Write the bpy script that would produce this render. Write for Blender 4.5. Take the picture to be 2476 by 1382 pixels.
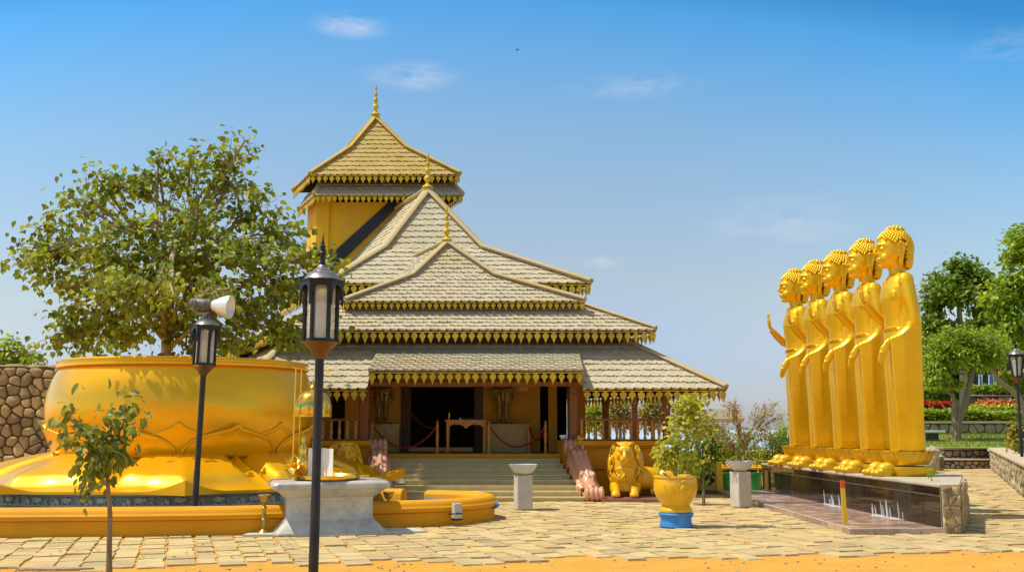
import bpy, math, random
from mathutils import Vector, Matrix, noise as mnoise
R = math.radians
for o in list(bpy.data.objects): bpy.data.objects.remove(o)
SC = bpy.context.scene
COL = SC.collection
# ------------------------------------------------------------------ camera, sky, sun, exposure
FPX, CX, CY = 2600.0, 1238.0, 691.0
PITCH = math.atan((1032-691)/FPX)
CAMZ = 1.6
cam_d = bpy.data.cameras.new('camera'); cam = bpy.data.objects.new('camera', cam_d); COL.objects.link(cam)
cam.location = (0, 0, CAMZ); cam.rotation_euler = (math.pi/2+PITCH, 0, 0)
cam_d.sensor_fit = 'HORIZONTAL'; cam_d.sensor_width = 36; cam_d.lens = 36*FPX/2476
cam_d.clip_end = 20000; SC.camera = cam
SUN_EL, SUN_AZ = R(63), R(-95)          # azimuth clockwise from +Y: the sun stands high to the left, level with the temple front
S = Vector((math.sin(SUN_AZ)*math.cos(SUN_EL), math.cos(SUN_AZ)*math.cos(SUN_EL), math.sin(SUN_EL)))
sl = bpy.data.lights.new('sun', 'SUN'); sl.energy = 4.2; sl.angle = R(0.5); sl.color = (1, .93, .80)
so = bpy.data.objects.new('sun', sl); COL.objects.link(so); so.rotation_euler = (-S).to_track_quat('-Z', 'Y').to_euler()
so.location = (-20, 5, 30)
SC.view_settings.view_transform = 'Standard'; SC.view_settings.look = 'None'
SC.view_settings.exposure = 0.1; SC.view_settings.gamma = 1
try: SC.cycles.max_bounces = 8; SC.cycles.use_denoising = True; SC.cycles.transparent_max_bounces = 12
except Exception: pass

def world():
    w = bpy.data.worlds.new('World'); SC.world = w; w.use_nodes = True
    nt = w.node_tree; N = nt.nodes; L = nt.links; N.clear()
    out = N.new('ShaderNodeOutputWorld'); bg = N.new('ShaderNodeBackground'); L.new(bg.outputs[0], out.inputs[0])
    sky = N.new('ShaderNodeTexSky'); sky.sky_type = 'NISHITA'; sky.sun_disc = False
    sky.sun_elevation = SUN_EL; sky.sun_rotation = SUN_AZ; sky.air_density = 1.0; sky.dust_density = .6; sky.ozone_density = 1.6
    tc = N.new('ShaderNodeTexCoord'); sep = N.new('ShaderNodeSeparateXYZ'); L.new(tc.outputs['Generated'], sep.inputs[0])
    # deeper blue away from the horizon within the view, deepest towards the right where the air is clearest
    def math_(op, a, b=None, c=None):
        n = N.new('ShaderNodeMath'); n.operation = op
        for k, v in enumerate((a, b, c)):
            if v is None: continue
            if isinstance(v, (int, float)): n.inputs[k].default_value = v
            else: L.new(v, n.inputs[k])
        return n.outputs[0]
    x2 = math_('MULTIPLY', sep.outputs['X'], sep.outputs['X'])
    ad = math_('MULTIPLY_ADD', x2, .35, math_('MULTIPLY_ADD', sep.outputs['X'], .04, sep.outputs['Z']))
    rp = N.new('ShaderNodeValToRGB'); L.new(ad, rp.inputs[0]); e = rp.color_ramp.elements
    e[0].position = 0.0; e[0].color = (.95, 1.0, 1.38, 1); e[1].position = .66; e[1].color = (2.6, 2.0, 1.25, 1)  # warm bright zenith above the view, added as fill for shaded sides
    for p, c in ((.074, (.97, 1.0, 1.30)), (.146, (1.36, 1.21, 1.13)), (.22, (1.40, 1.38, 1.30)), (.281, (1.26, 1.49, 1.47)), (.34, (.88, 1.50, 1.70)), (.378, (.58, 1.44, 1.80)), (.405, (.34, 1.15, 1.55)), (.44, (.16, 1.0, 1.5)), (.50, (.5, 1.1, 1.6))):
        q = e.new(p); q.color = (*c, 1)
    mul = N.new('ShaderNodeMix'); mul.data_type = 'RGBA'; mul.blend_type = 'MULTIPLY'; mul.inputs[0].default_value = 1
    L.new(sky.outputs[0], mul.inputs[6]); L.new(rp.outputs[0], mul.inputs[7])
    mp = N.new('ShaderNodeMapping'); mp.inputs['Scale'].default_value = (11, 11, 34); mp.inputs['Location'].default_value = (.35, .2, .3)
    L.new(tc.outputs['Generated'], mp.inputs[0])
    nz = N.new('ShaderNodeTexNoise'); nz.inputs['Scale'].default_value = 1.7; nz.inputs['Detail'].default_value = 9; nz.inputs['Roughness'].default_value = .62
    L.new(mp.outputs[0], nz.inputs[0])
    tot = None     # four thin clouds, each somewhere in the sky
    for px, py, wx, wy, k in ((845, 62, 120, 38, .55), (1000, 185, 150, 45, .50), (1550, 210, 230, 40, .30), (1452, 632, 75, 24, .55), (1900, 540, 260, 90, .25), (2440, 110, 120, 60, .25)):
        d = (W(px, py, 1)-Vector((0, 0, CAMZ))).normalized(); sx, sy = FPX/wx, FPX/wy
        m_ = N.new('ShaderNodeMapping'); m_.vector_type = 'POINT'; m_.inputs['Location'].default_value = (-d.x*sx, 0, -d.z*sy); m_.inputs['Scale'].default_value = (sx, 0, sy); L.new(tc.outputs['Generated'], m_.inputs[0])
        ln = N.new('ShaderNodeVectorMath'); ln.operation = 'LENGTH'; L.new(m_.outputs[0], ln.inputs[0])
        fall = N.new('ShaderNodeMapRange'); fall.interpolation_type = 'SMOOTHSTEP'; fall.inputs[1].default_value = 0; fall.inputs[2].default_value = 1.0; fall.inputs[3].default_value = 1; fall.inputs[4].default_value = 0; L.new(ln.outputs['Value'], fall.inputs[0])
        nr = N.new('ShaderNodeMapRange'); nr.inputs[1].default_value = .40; nr.inputs[2].default_value = .66; L.new(nz.outputs[0], nr.inputs[0])
        o_ = math_('MULTIPLY', math_('MULTIPLY', fall.outputs[0], nr.outputs[0]), k); tot = o_ if tot is None else math_('MAXIMUM', tot, o_)
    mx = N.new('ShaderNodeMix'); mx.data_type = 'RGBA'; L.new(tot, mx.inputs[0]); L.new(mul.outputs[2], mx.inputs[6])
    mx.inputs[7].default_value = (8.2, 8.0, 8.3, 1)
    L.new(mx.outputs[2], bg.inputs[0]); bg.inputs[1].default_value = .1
# ------------------------------------------------------------------ pixel of the photo -> point of the place
def W(px, py, Y):
    xc = (px-CX)/FPX; yc = (CY-py)/FPX; c, s = math.cos(PITCH), math.sin(PITCH)
    t = Y/(c-yc*s)
    return Vector((xc*t, Y, CAMZ+(s+yc*c)*t))
def G(px, py, z=0.0):
    xc = (px-CX)/FPX; yc = (CY-py)/FPX; c, s = math.cos(PITCH), math.sin(PITCH)
    t = (z-CAMZ)/(s+yc*c)
    return Vector((xc*t, (c-yc*s)*t, z))

world()
# ------------------------------------------------------------------ mesh building
class MB:
    def __init__(self): self.v = []; self.f = []
    def add(self, vs, fs):
        b = len(self.v); self.v += [Vector(v) for v in vs]; self.f += [tuple(b+i for i in f) for f in fs]; return self
    def box(self, c, s, rz=0, top=1.0):
        x, y, z = s[0]/2, s[1]/2, s[2]/2; ca, sa = math.cos(rz), math.sin(rz); vs = []
        for dz, k in ((-z, 1), (z, top)):
            for dx, dy in ((-x, -y), (x, -y), (x, y), (-x, y)):
                dx *= k; dy *= k
                vs.append((c[0]+dx*ca-dy*sa, c[1]+dx*sa+dy*ca, c[2]+dz))
        return self.add(vs, [(3, 2, 1, 0), (4, 5, 6, 7), (0, 1, 5, 4), (1, 2, 6, 5), (2, 3, 7, 6), (3, 0, 4, 7)])
    def bbox(self, x0, x1, y0, y1, z0, z1): return self.box(((x0+x1)/2, (y0+y1)/2, (z0+z1)/2), (x1-x0, y1-y0, z1-z0))
    def rings(self, rings, cap=True, close=True):
        n = len(rings[0]); vs = [p for r in rings for p in r]; fs = []
        for i in range(len(rings)-1):
            for j in range(n if close else n-1):
                a = i*n+j; b = i*n+(j+1) % n; fs.append((a, b, b+n, a+n))
        if cap and close: fs.append(tuple(range(n-1, -1, -1))); fs.append(tuple((len(rings)-1)*n+j for j in range(n)))
        return self.add(vs, fs)
    def loft(self, secs, n=32):            # (cx, cy, z, rx, ry)
        return self.rings([[(s[0]+s[3]*math.cos(2*math.pi*j/n), s[1]+s[4]*math.sin(2*math.pi*j/n), s[2]) for j in range(n)] for s in secs])
    def lathe(self, prof, c=(0, 0, 0), n=32, a0=0): # (r, z)
        return self.rings([[(c[0]+r*math.cos(a0+2*math.pi*j/n), c[1]+r*math.sin(a0+2*math.pi*j/n), c[2]+z) for j in range(n)] for r, z in prof])
    def ell(self, c, r, rot=None, n=14):
        if not hasattr(r, '__len__'): r = (r, r, r)
        m = n//2; rg = []
        for i in range(m+1):
            t = -math.pi/2+math.pi*i/m; k = max(math.cos(t), .02)
            rg.append([Vector((k*math.cos(2*math.pi*j/n)*r[0], k*math.sin(2*math.pi*j/n)*r[1], math.sin(t)*r[2])) for j in range(n)])
        if rot is not None: rg = [[rot @ p for p in q] for q in rg]
        c = Vector(c); return self.rings([[c+p for p in q] for q in rg])
    def tube(self, pts, rad, n=8, cap=True, flat=1.0, up=None):
        pts = [Vector(p) for p in pts]
        if not hasattr(rad, '__len__'): rad = [rad]*len(pts)
        rg = []; u = None
        for i, p in enumerate(pts):
            d = (pts[min(i+1, len(pts)-1)]-pts[max(i-1, 0)])
            d = d.normalized() if d.length > 1e-9 else Vector((0, 0, 1))
            if u is None:
                a = Vector(up) if up else (Vector((0, 0, 1)) if abs(d.z) < .9 else Vector((1, 0, 0)))
                u = (a-d*a.dot(d)).normalized()
            else:
                u = (u-d*u.dot(d)).normalized()
            w = d.cross(u)
            rg.append([p+w*rad[i]*math.cos(2*math.pi*j/n)+u*rad[i]*flat*math.sin(2*math.pi*j/n) for j in range(n)])
        return self.rings(rg, cap)
    def prism(self, poly, z0, z1):
        n = len(poly)
        return self.add([(p[0], p[1], z0) for p in poly]+[(p[0], p[1], z1) for p in poly],
            [tuple(range(n-1, -1, -1)), tuple(range(n, 2*n))]+[(i, (i+1) % n, n+(i+1) % n, n+i) for i in range(n)])
    def extr(self, poly, o, ux, uy, dv):
        o, ux, uy, dv = Vector(o), Vector(ux), Vector(uy), Vector(dv); n = len(poly)
        a = [o+ux*p[0]+uy*p[1] for p in poly]
        return self.add(a+[p+dv for p in a], [tuple(range(n)), tuple(range(2*n-1, n-1, -1))]+[(i, n+i, n+(i+1) % n, (i+1) % n) for i in range(n)])
    def quad(self, a, b, c, d): return self.add([a, b, c, d], [(0, 1, 2, 3)])
    def mesh(self, name, origin=(0, 0, 0), smooth=40):
        o = Vector(origin); me = bpy.data.meshes.new(name)
        me.from_pydata([v-o for v in self.v], [], self.f); me.validate(); me.update()
        if smooth is not None:
            me.polygons.foreach_set('use_smooth', [True]*len(me.polygons))
            if smooth < 180: me.set_sharp_from_angle(angle=R(smooth))
        return me
    def build(self, name, m, parent=None, smooth=40, bevel=0, **tags):
        o = link(name, self.mesh(name, ORG.get(parent.name, (0, 0, 0)) if parent else (0, 0, 0), smooth), m, parent, **tags)
        if parent: ORG[o.name] = ORG.get(parent.name, (0, 0, 0))
        if bevel:
            b = o.modifiers.new('bevel', 'BEVEL'); b.width = bevel; b.segments = 2; b.limit_method = 'ANGLE'
        return o
ORG = {}
def link(name, me, m, parent=None, **tags):
    o = bpy.data.objects.new(name, me); COL.objects.link(o)
    if m and not me.materials: me.materials.append(m)
    if parent: o.parent = parent
    tag(o, **tags); return o
def tag(o, label=None, cat=None, group=None, kind=None):
    if label: o['label'] = label
    if cat: o['category'] = cat
    if group: o['group'] = group
    if kind: o['kind'] = kind
    return o
def thing(name, label, cat, loc=(0, 0, 0), rz=0, group=None):
    o = bpy.data.objects.new(name, None); COL.objects.link(o); o.location = loc; o.rotation_euler = (0, 0, rz); o.empty_display_size = .2
    ORG[o.name] = (0, 0, 0) if rz == 'local' else tuple(loc)
    return tag(o, label, cat, group)
def lthing(name, label, cat, loc=(0, 0, 0), rz=0, group=None):   # parts given in the thing's own coordinates
    o = thing(name, label, cat, loc, rz, group); ORG[o.name] = (0, 0, 0); return o
def dup(o, parent=None):
    c = o.copy(); COL.objects.link(c)
    if parent: c.parent = parent
    for ch in list(o.children): dup(ch, c)
    return c
def organic(mb, name, m, parent, voxel=.02, it=4, fac=.5, **tags):    # overlapping volumes fused into ONE continuous skin
    me = mb.mesh('tmp', ORG.get(parent.name, (0, 0, 0)) if parent else (0, 0, 0), None)
    t = bpy.data.objects.new('tmp', me); COL.objects.link(t)
    r = t.modifiers.new('r', 'REMESH'); r.mode = 'VOXEL'; r.voxel_size = voxel
    if it: s = t.modifiers.new('s', 'SMOOTH'); s.factor = fac; s.iterations = it
    bpy.context.view_layer.update(); dg = bpy.context.evaluated_depsgraph_get()
    nm = bpy.data.meshes.new_from_object(t.evaluated_get(dg)); bpy.data.objects.remove(t); bpy.data.meshes.remove(me)
    nm.name = name; nm.polygons.foreach_set('use_smooth', [True]*len(nm.polygons)); nm.materials.clear()
    o = link(name, nm, m, parent, **tags)
    if parent: ORG[o.name] = ORG.get(parent.name, (0, 0, 0))
    return o

# ------------------------------------------------------------------ materials
def pm(name, col, rough=.6, metal=0, col2=None, var=.12, vs=2.5, bump=0, bs=25, island=0, coat=0, spec=.5, hue=0, stain=None, ss=1.2, detail=8, aniso=None):
    m = bpy.data.materials.new(name); m.use_nodes = True; nt = m.node_tree; N = nt.nodes; L = nt.links
    b = N['Principled BSDF']; b.inputs['Roughness'].default_value = rough; b.inputs['Metallic'].default_value = metal
    b.inputs['Specular IOR Level'].default_value = spec; b.inputs['Coat Weight'].default_value = coat; b.inputs['Coat Roughness'].default_value = .15
    tc = N.new('ShaderNodeTexCoord'); src = tc.outputs['Object']
    if aniso:
        mp = N.new('ShaderNodeMapping'); mp.inputs['Scale'].default_value = aniso; L.new(src, mp.inputs[0]); src = mp.outputs[0]
    nz = N.new('ShaderNodeTexNoise'); nz.inputs['Scale'].default_value = vs; nz.inputs['Detail'].default_value = detail; nz.inputs['Roughness'].default_value = .62
    L.new(src, nz.inputs[0])
    rp = N.new('ShaderNodeValToRGB'); L.new(nz.outputs[0], rp.inputs[0]); e = rp.color_ramp.elements
    c1 = col; c2 = col2 if col2 else tuple(min(1, c*(1+var)) for c in col)
    if not col2: c1 = tuple(c*(1-var) for c in col)
    e[0].position = .33; e[0].color = (*c1, 1); e[1].position = .68; e[1].color = (*c2, 1)
    cur = rp.outputs[0]
    if stain:
        n2 = N.new('ShaderNodeTexNoise'); n2.inputs['Scale'].default_value = ss; n2.inputs['Detail'].default_value = 10; n2.inputs['Roughness'].default_value = .7; L.new(tc.outputs['Object'], n2.inputs[0])
        r2 = N.new('ShaderNodeValToRGB'); L.new(n2.outputs[0], r2.inputs[0]); r2.color_ramp.elements[0].position = .5; r2.color_ramp.elements[1].position = .72
        mx = N.new('ShaderNodeMix'); mx.data_type = 'RGBA'; L.new(r2.outputs[0], mx.inputs[0]); L.new(cur, mx.inputs[6]); mx.inputs[7].default_value = (*stain, 1); cur = mx.outputs[2]
    if island or hue:
        g = N.new('ShaderNodeNewGeometry'); hs = N.new('ShaderNodeHueSaturation')
        m1 = N.new('ShaderNodeMapRange'); m1.inputs[3].default_value = 1-island; m1.inputs[4].default_value = 1+island
        L.new(g.outputs['Random Per Island'], m1.inputs[0]); L.new(m1.outputs[0], hs.inputs['Value'])
        if hue:
            mm = N.new('ShaderNodeMath'); mm.operation = 'MULTIPLY'; mm.inputs[1].default_value = 7.31; L.new(g.outputs['Random Per Island'], mm.inputs[0])
            fr = N.new('ShaderNodeMath'); fr.operation = 'FRACT'; L.new(mm.outputs[0], fr.inputs[0])
            m2 = N.new('ShaderNodeMapRange'); m2.inputs[3].default_value = .5-hue; m2.inputs[4].default_value = .5+hue
            L.new(fr.outputs[0], m2.inputs[0]); L.new(m2.outputs[0], hs.inputs['Hue'])
        L.new(cur, hs.inputs['Color']); cur = hs.outputs[0]
    L.new(cur, b.inputs['Base Color'])
    if bump:
        n3 = N.new('ShaderNodeTexNoise'); n3.inputs['Scale'].default_value = bs; n3.inputs['Detail'].default_value = 6; L.new(src, n3.inputs[0])
        bp = N.new('ShaderNodeBump'); bp.inputs['Strength'].default_value = bump; bp.inputs['Distance'].default_value = .02; L.new(n3.outputs[0], bp.inputs['Height']); L.new(bp.outputs[0], b.inputs['Normal'])
    return m
def leafmat(name, col, trans=.35, island=.35, hue=.03, rough=.45, col2=None):
    m = pm(name, col, rough, island=island, hue=hue, var=.2, vs=1.2, spec=.4, col2=col2); nt = m.node_tree; N = nt.nodes; L = nt.links
    b = N['Principled BSDF']; out = [n for n in N if n.type == 'OUTPUT_MATERIAL'][0]
    t = N.new('ShaderNodeBsdfTranslucent'); src = b.inputs['Base Color'].links[0].from_socket
    hs = N.new('ShaderNodeHueSaturation'); hs.inputs['Value'].default_value = 1.5; hs.inputs['Hue'].default_value = .485; L.new(src, hs.inputs['Color']); L.new(hs.outputs[0], t.inputs[0])
    ms = N.new('ShaderNodeMixShader'); ms.inputs[0].default_value = trans; L.new(b.outputs[0], ms.inputs[1]); L.new(t.outputs[0], ms.inputs[2]); L.new(ms.outputs[0], out.inputs[0])
    return m
def glassmat(name, col=(.9, .92, .9), rough=.05, alpha=.25):
    m = pm(name, col, rough, var=.03); m.node_tree.nodes['Principled BSDF'].inputs['Alpha'].default_value = alpha; return m

M = {}
M['sand'] = pm('sand', (.58, .30, .050), .95, spec=.1, col2=(.66, .355, .072), vs=1.6, bump=.5, bs=90, stain=(.60, .29, .06), ss=.9)
M['paver'] = pm('paver', (.42, .33, .165), .9, col2=(.57, .435, .205), vs=3.5, bump=.35, bs=22, island=.15, hue=.012, stain=(.60, .38, .12), ss=1.1)
M['gold'] = pm('gold_paint', (.86, .50, .004), .36, metal=.5, var=.08, vs=1.6, bump=.22, bs=6, coat=.2, aniso=(1, 1, 1.6))
M['gold_hair'] = pm('gold_curls', (.86, .53, .008), .36, metal=.45, var=.08, vs=4, coat=.2)
M['gold_base'] = pm('gold_base', (.68, .40, .006), .40, metal=.3, var=.12, vs=4, bump=.2, bs=16)
M['lotus'] = pm('lotus_gold', (.95, .50, .004), .30, metal=.5, var=.07, vs=.9, coat=.2, bump=.06, bs=3, stain=(.88, .42, .004), ss=.8)
M['brass'] = pm('brass', (.85, .52, .08), .18, metal=.9, var=.1, vs=5)
M['brass_dark'] = pm('tarnished_brass', (.42, .28, .07), .35, metal=.7, var=.3, vs=14)
M['tile'] = pm('roof_tile', (.42, .37, .255), .85, col2=(.53, .47, .335), vs=3.5, bump=.25, bs=30, stain=(.46, .37, .18), ss=.55, aniso=(1, 1, .6))
M['tile_ochre'] = pm('ochre_roof_tile', (.42, .30, .08), .85, col2=(.50, .38, .14), vs=1.5, bump=.25, bs=30, stain=(.40, .26, .03), ss=.7)
M['ridge'] = pm('ridge_mortar', (.44, .365, .225), .85, col2=(.52, .42, .22), vs=1.2, bump=.15, bs=20, stain=(.48, .31, .05), ss=.6)
M['ridge_ochre'] = pm('ochre_ridge', (.46, .32, .06), .8, col2=(.56, .38, .06), vs=1.6, bump=.15, bs=20)
M['fringe'] = pm('yellow_fringe', (.68, .47, .012), .6, var=.25, vs=3, stain=(.30, .22, .05), ss=2.0)
M['soffit'] = pm('dark_timber_and_shade', (.045, .033, .022), .8, var=.3, vs=4)
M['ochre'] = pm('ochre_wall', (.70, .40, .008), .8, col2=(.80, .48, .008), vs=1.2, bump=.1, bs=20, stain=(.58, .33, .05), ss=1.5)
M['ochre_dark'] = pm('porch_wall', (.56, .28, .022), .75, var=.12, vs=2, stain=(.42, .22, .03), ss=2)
M['orange'] = pm('orange_plaster', (.68, .29, .006), .7, spec=.25, col2=(.78, .35, .008), vs=1.3, bump=.1, bs=18, stain=(.56, .25, .012), ss=1.1)
M['pool'] = pm('pool_plaster', (.70, .30, .006), .65, spec=.25, col2=(.78, .35, .008), vs=1.0, bump=.06, bs=14, stain=(.64, .29, .015), ss=.8)
M['timber'] = pm('brown_timber', (.28, .095, .018), .5, var=.25, vs=5, aniso=(4, 4, .5))
M['timber_dark'] = pm('carved_dark_timber', (.07, .028, .014), .55, var=.3, vs=9, bump=.5, bs=30)
M['timber_light'] = pm('varnished_timber', (.54, .22, .018), .35, var=.2, vs=7, coat=.3)
M['stair'] = pm('green_granite', (.58, .47, .22), .5, col2=(.72, .60, .31), vs=2.2, bump=.1, bs=30, stain=(.36, .32, .15), ss=2.2)
M['pink'] = pm('pink_stone', (.60, .30, .19), .33, col2=(.68, .36, .23), vs=3, coat=.25, bump=.1, bs=12)
M['marble'] = pm('grey_marble', (.44, .42, .37), .3, col2=(.62, .60, .54), vs=1.6, coat=.2, stain=(.29, .28, .27), ss=2.4)
M['slate'] = pm('slate_blue', (.40, .36, .31), .7, var=.15, spec=.2, vs=2)
M['frieze'] = pm('grey_relief', (.62, .53, .36), .6, var=.25, vs=7)
M['iron'] = pm('black_iron', (.022, .018, .015), .45, metal=.3, var=.4, vs=7)
M['pole'] = pm('brown_black_pole', (.026, .018, .014), .38, metal=.2, var=.5, vs=2.5, stain=(.06, .04, .025), ss=3)
M['rust'] = pm('rusty_iron', (.20, .095, .025), .5, metal=.3, col2=(.06, .035, .02), vs=5)
M['steel'] = pm('grey_cap', (.30, .30, .29), .35, metal=.6, var=.3, vs=4)
M['alu'] = pm('spun_aluminium', (.84, .83, .80), .35, metal=.45, var=.05)
M['flood'] = pm('dark_housing', (.11, .105, .10), .5, var=.2)
M['glass'] = glassmat('lamp_glass', (.85, .84, .78), .12, .45)
M['bulb'] = pm('frosted_bulb', (.85, .82, .72), .3, var=.05)
M['bulb_yellow'] = pm('yellow_bulb', (.80, .60, .08), .3, var=.1)
M['white'] = pm('white_board', (.82, .82, .80), .6, var=.04)
M['concrete'] = pm('pale_concrete', (.54, .51, .44), .85, var=.12, vs=5, bump=.2, bs=40)
M['bowl'] = pm('blue_grey_bowl', (.55, .58, .60), .7, var=.1, vs=5)
M['yellow_pot'] = pm('yellow_glaze', (.80, .45, .004), .33, var=.06, vs=3, coat=.3, bump=.06, bs=9)
M['blue_pot'] = pm('blue_paint', (.035, .24, .66), .5, var=.1, vs=4, stain=(.10, .34, .70), ss=3)
M['lining'] = pm('blue_lining', (.16, .48, .80), .4, var=.1, vs=2)
M['water'] = pm('pool_water', (.10, .17, .21), .08, var=.1, vs=1.2, bump=.15, bs=6)
M['red_rope'] = pm('red_rope', (.24, .02, .015), .6, var=.2, vs=20)
M['bronze'] = pm('dark_bronze', (.26, .165, .055), .36, metal=.35, var=.25, vs=6, bump=.15, bs=18)
M['maroon'] = pm('maroon_slab', (.26, .12, .09), .35, var=.15, vs=3)
M['dado'] = pm('mottled_marble', (.46, .30, .07), .3, col2=(.30, .19, .04), vs=7)
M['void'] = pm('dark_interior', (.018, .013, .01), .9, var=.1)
M['granite'] = pm('black_granite_tile', (.02, .014, .009), .05, col2=(.04, .03, .018), vs=3, island=.3, spec=.35)
M['grout'] = pm('pale_grout', (.50, .42, .30), .8, var=.1)
M['ptile'] = pm('pink_brown_tile', (.40, .27, .21), .25, var=.15, vs=6, island=.4, hue=.015)
M['coping'] = pm('plinth_coping', (.46, .40, .29), .7, var=.15, vs=3, bump=.1)
M['stone'] = pm('rubble_stone', (.30, .215, .10), .85, col2=(.50, .38, .19), vs=4, bump=.5, bs=16, island=.42, hue=.012)
M['stone_grey'] = pm('garden_stone', (.30, .24, .15), .9, col2=(.42, .34, .21), vs=4, bump=.5, bs=14, island=.35, hue=.02)
M['mortar'] = pm('mortar', (.10, .075, .045), .95, var=.2, vs=6)
M['cap'] = pm('wall_coping', (.52, .41, .28), .85, var=.12, vs=2, bump=.2)
M['yellow'] = pm('yellow_paint', (.80, .50, .02), .45, var=.05)
M['red'] = pm('red_paint', (.70, .10, .02), .5, var=.05)
M['spray'] = pm('white_spray', (.85, .86, .88), .4, var=.05)
M['spray'].node_tree.nodes['Principled BSDF'].inputs['Alpha'].default_value = .45
M['green'] = pm('green_plastic', (.03, .30, .07), .4, var=.1)
M['olive'] = pm('olive_panel', (.40, .30, .03), .5, var=.1, vs=3)
M['black'] = pm('black_paint', (.015, .014, .013), .4, var=.2)
M['bark'] = pm('grey_bark', (.20, .145, .085), .9, col2=(.32, .24, .15), vs=6, bump=.6, bs=22, aniso=(3, 3, .6))
M['bark_pale'] = pm('pale_bark', (.36, .26, .15), .9, col2=(.46, .36, .22), vs=6, bump=.5, bs=22, aniso=(3, 3, .6))
M['leaf_bodhi'] = leafmat('bodhi_leaf', (.15, .215, .016), col2=(.28, .32, .025), island=.55, hue=.022, trans=.42)
M['leaf_sapling'] = leafmat('sapling_leaf', (.17, .22, .025), col2=(.29, .32, .05), hue=.015)
M['leaf_lime'] = leafmat('lime_leaf', (.36, .42, .03), col2=(.48, .48, .05), island=.35, hue=.03)
M['leaf_dark'] = leafmat('dark_leaf', (.10, .19, .013), col2=(.19, .28, .02), island=.5)
M['leaf_mid'] = leafmat('mid_leaf', (.19, .32, .012), col2=(.32, .42, .03), island=.45)
M['leaf_yel'] = leafmat('yellow_leaf', (.25, .25, .02), col2=(.36, .32, .03), island=.4)
M['leaf_rust'] = leafmat('rusty_leaf', (.40, .24, .02), col2=(.30, .32, .03), island=.4)
M['lawn'] = pm('lawn_turf', (.13, .19, .02), .95, col2=(.24, .27, .03), vs=1.2, bump=.6, bs=30)
M['grass'] = leafmat('grass_blade', (.18, .25, .02), col2=(.28, .30, .03), trans=.3)
M['petal_red'] = leafmat('red_petals', (.50, .10, .02), trans=.25, hue=.02)
M['petal_or'] = leafmat('orange_petals', (.72, .25, .09), trans=.25, hue=.03)
M['hill'] = pm('hill_ground', (.16, .17, .06), .95, var=.3, vs=.1)
# ------------------------------------------------------------------ voronoi masonry and pavers
def voronoi(w, h, cell, seed, asp=1.0):
    rng = random.Random(seed); nx = max(1, round(w/(cell*asp))); ny = max(1, round(h/cell)); P = {}
    for i in range(-2, nx+2):
        for j in range(-2, ny+2):
            P[i, j] = ((i+.5+.5*(j % 2)*.8+rng.uniform(-.36, .36))*w/nx, (j+.5+rng.uniform(-.34, .34))*h/ny)
    out = []
    for i in range(-1, nx+1):
        for j in range(0, ny):
            c = P[i, j]; poly = [(0, 0), (w, 0), (w, h), (0, h)]
            for a in range(-2, 3):
                for b in range(-2, 3):
                    q = P.get((i+a, j+b))
                    if q is None or (a == 0 and b == 0): continue
                    mx, my = (c[0]+q[0])/2, (c[1]+q[1])/2; nx_, ny_ = q[0]-c[0], q[1]-c[1]; new = []
                    for k in range(len(poly)):
                        A, B = poly[k], poly[(k+1) % len(poly)]
                        da = (A[0]-mx)*nx_+(A[1]-my)*ny_; db = (B[0]-mx)*nx_+(B[1]-my)*ny_
                        if da <= 0: new.append(A)
                        if da*db < 0: t = da/(da-db); new.append((A[0]+(B[0]-A[0])*t, A[1]+(B[1]-A[1])*t))
                    poly = new
                    if len(poly) < 3: break
                if len(poly) < 3: break
            if len(poly) >= 3: out.append(poly)
    return out
def stone_face(mb, o, ux, uy, w, h, cell, seed, depth=.07, gap=.022, asp=1.25):
    o, ux, uy = Vector(o), Vector(ux).normalized(), Vector(uy).normalized(); nn = ux.cross(uy); rng = random.Random(seed+1)
    for poly in voronoi(w, h, cell, seed, asp):
        cx = sum(p[0] for p in poly)/len(poly); cy = sum(p[1] for p in poly)/len(poly)
        # round the corners once
        pts = []
        for k in range(len(poly)):
            A, B = poly[k], poly[(k+1) % len(poly)]
            pts += [(A[0]*.86+B[0]*.14, A[1]*.86+B[1]*.14), (A[0]*.14+B[0]*.86, A[1]*.14+B[1]*.86)]
        d = depth*rng.uniform(.7, 1.25); tx, ty = rng.uniform(-.2, .2), rng.uniform(-.2, .2); rg = []
        for sc, dd in ((1, 0.0), (.97, .55), (.84, .88), (.5, 1.0)):
            q = []
            for p in pts:
                dx, dy = p[0]-cx, p[1]-cy; l = math.hypot(dx, dy) or 1; k = max(l-gap, l*.4)/l*sc
                q.append(o+ux*(cx+dx*k)+uy*(cy+dy*k)+nn*(d*dd+(tx*dx+ty*dy)*.5*dd))
            rg.append(q)
        n = len(pts); b = len(mb.v)
        mb.rings(rg, cap=False); mb.f.append(tuple(b+3*n+j for j in range(n)))

# ------------------------------------------------------------------ ground
def ground():
    g = MB(); c = [(-400, -60), (400, -60), (400, 75), (-400, 75)]
    nx, ny = 40, 30
    vs = []; fs = []
    for j in range(ny+1):
        for i in range(nx+1): vs.append((-120+240*i/nx, -40+115*j/ny, 0))
    for j in range(ny):
        for i in range(nx): a = j*(nx+1)+i; fs.append((a, a+1, a+nx+2, a+nx+1))
    g.add(vs, fs); g.build('ground', M['sand'], kind='structure')
    far = MB(); far.quad((-9000, 74, -30), (9000, 74, -30), (9000, 14000, -30), (-9000, 14000, -30)); far.build('lake', M['lakewater'], kind='structure')
    sl = MB(); sl.quad((-120, 74.9, -.02), (120, 74.9, -.02), (200, 110, -31), (-200, 110, -31)); sl.build('hillside', M['hill'], kind='structure')
M['lakewater'] = pm('haze_tinted_lake', (.42, .55, .68), .35, var=.05, vs=.01)  # far haze and reflected sky put into the pale blue base colour
ground()
FRONT = lambda x: 13.18+.155*x              # where the paving ends and the sand begins
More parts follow.
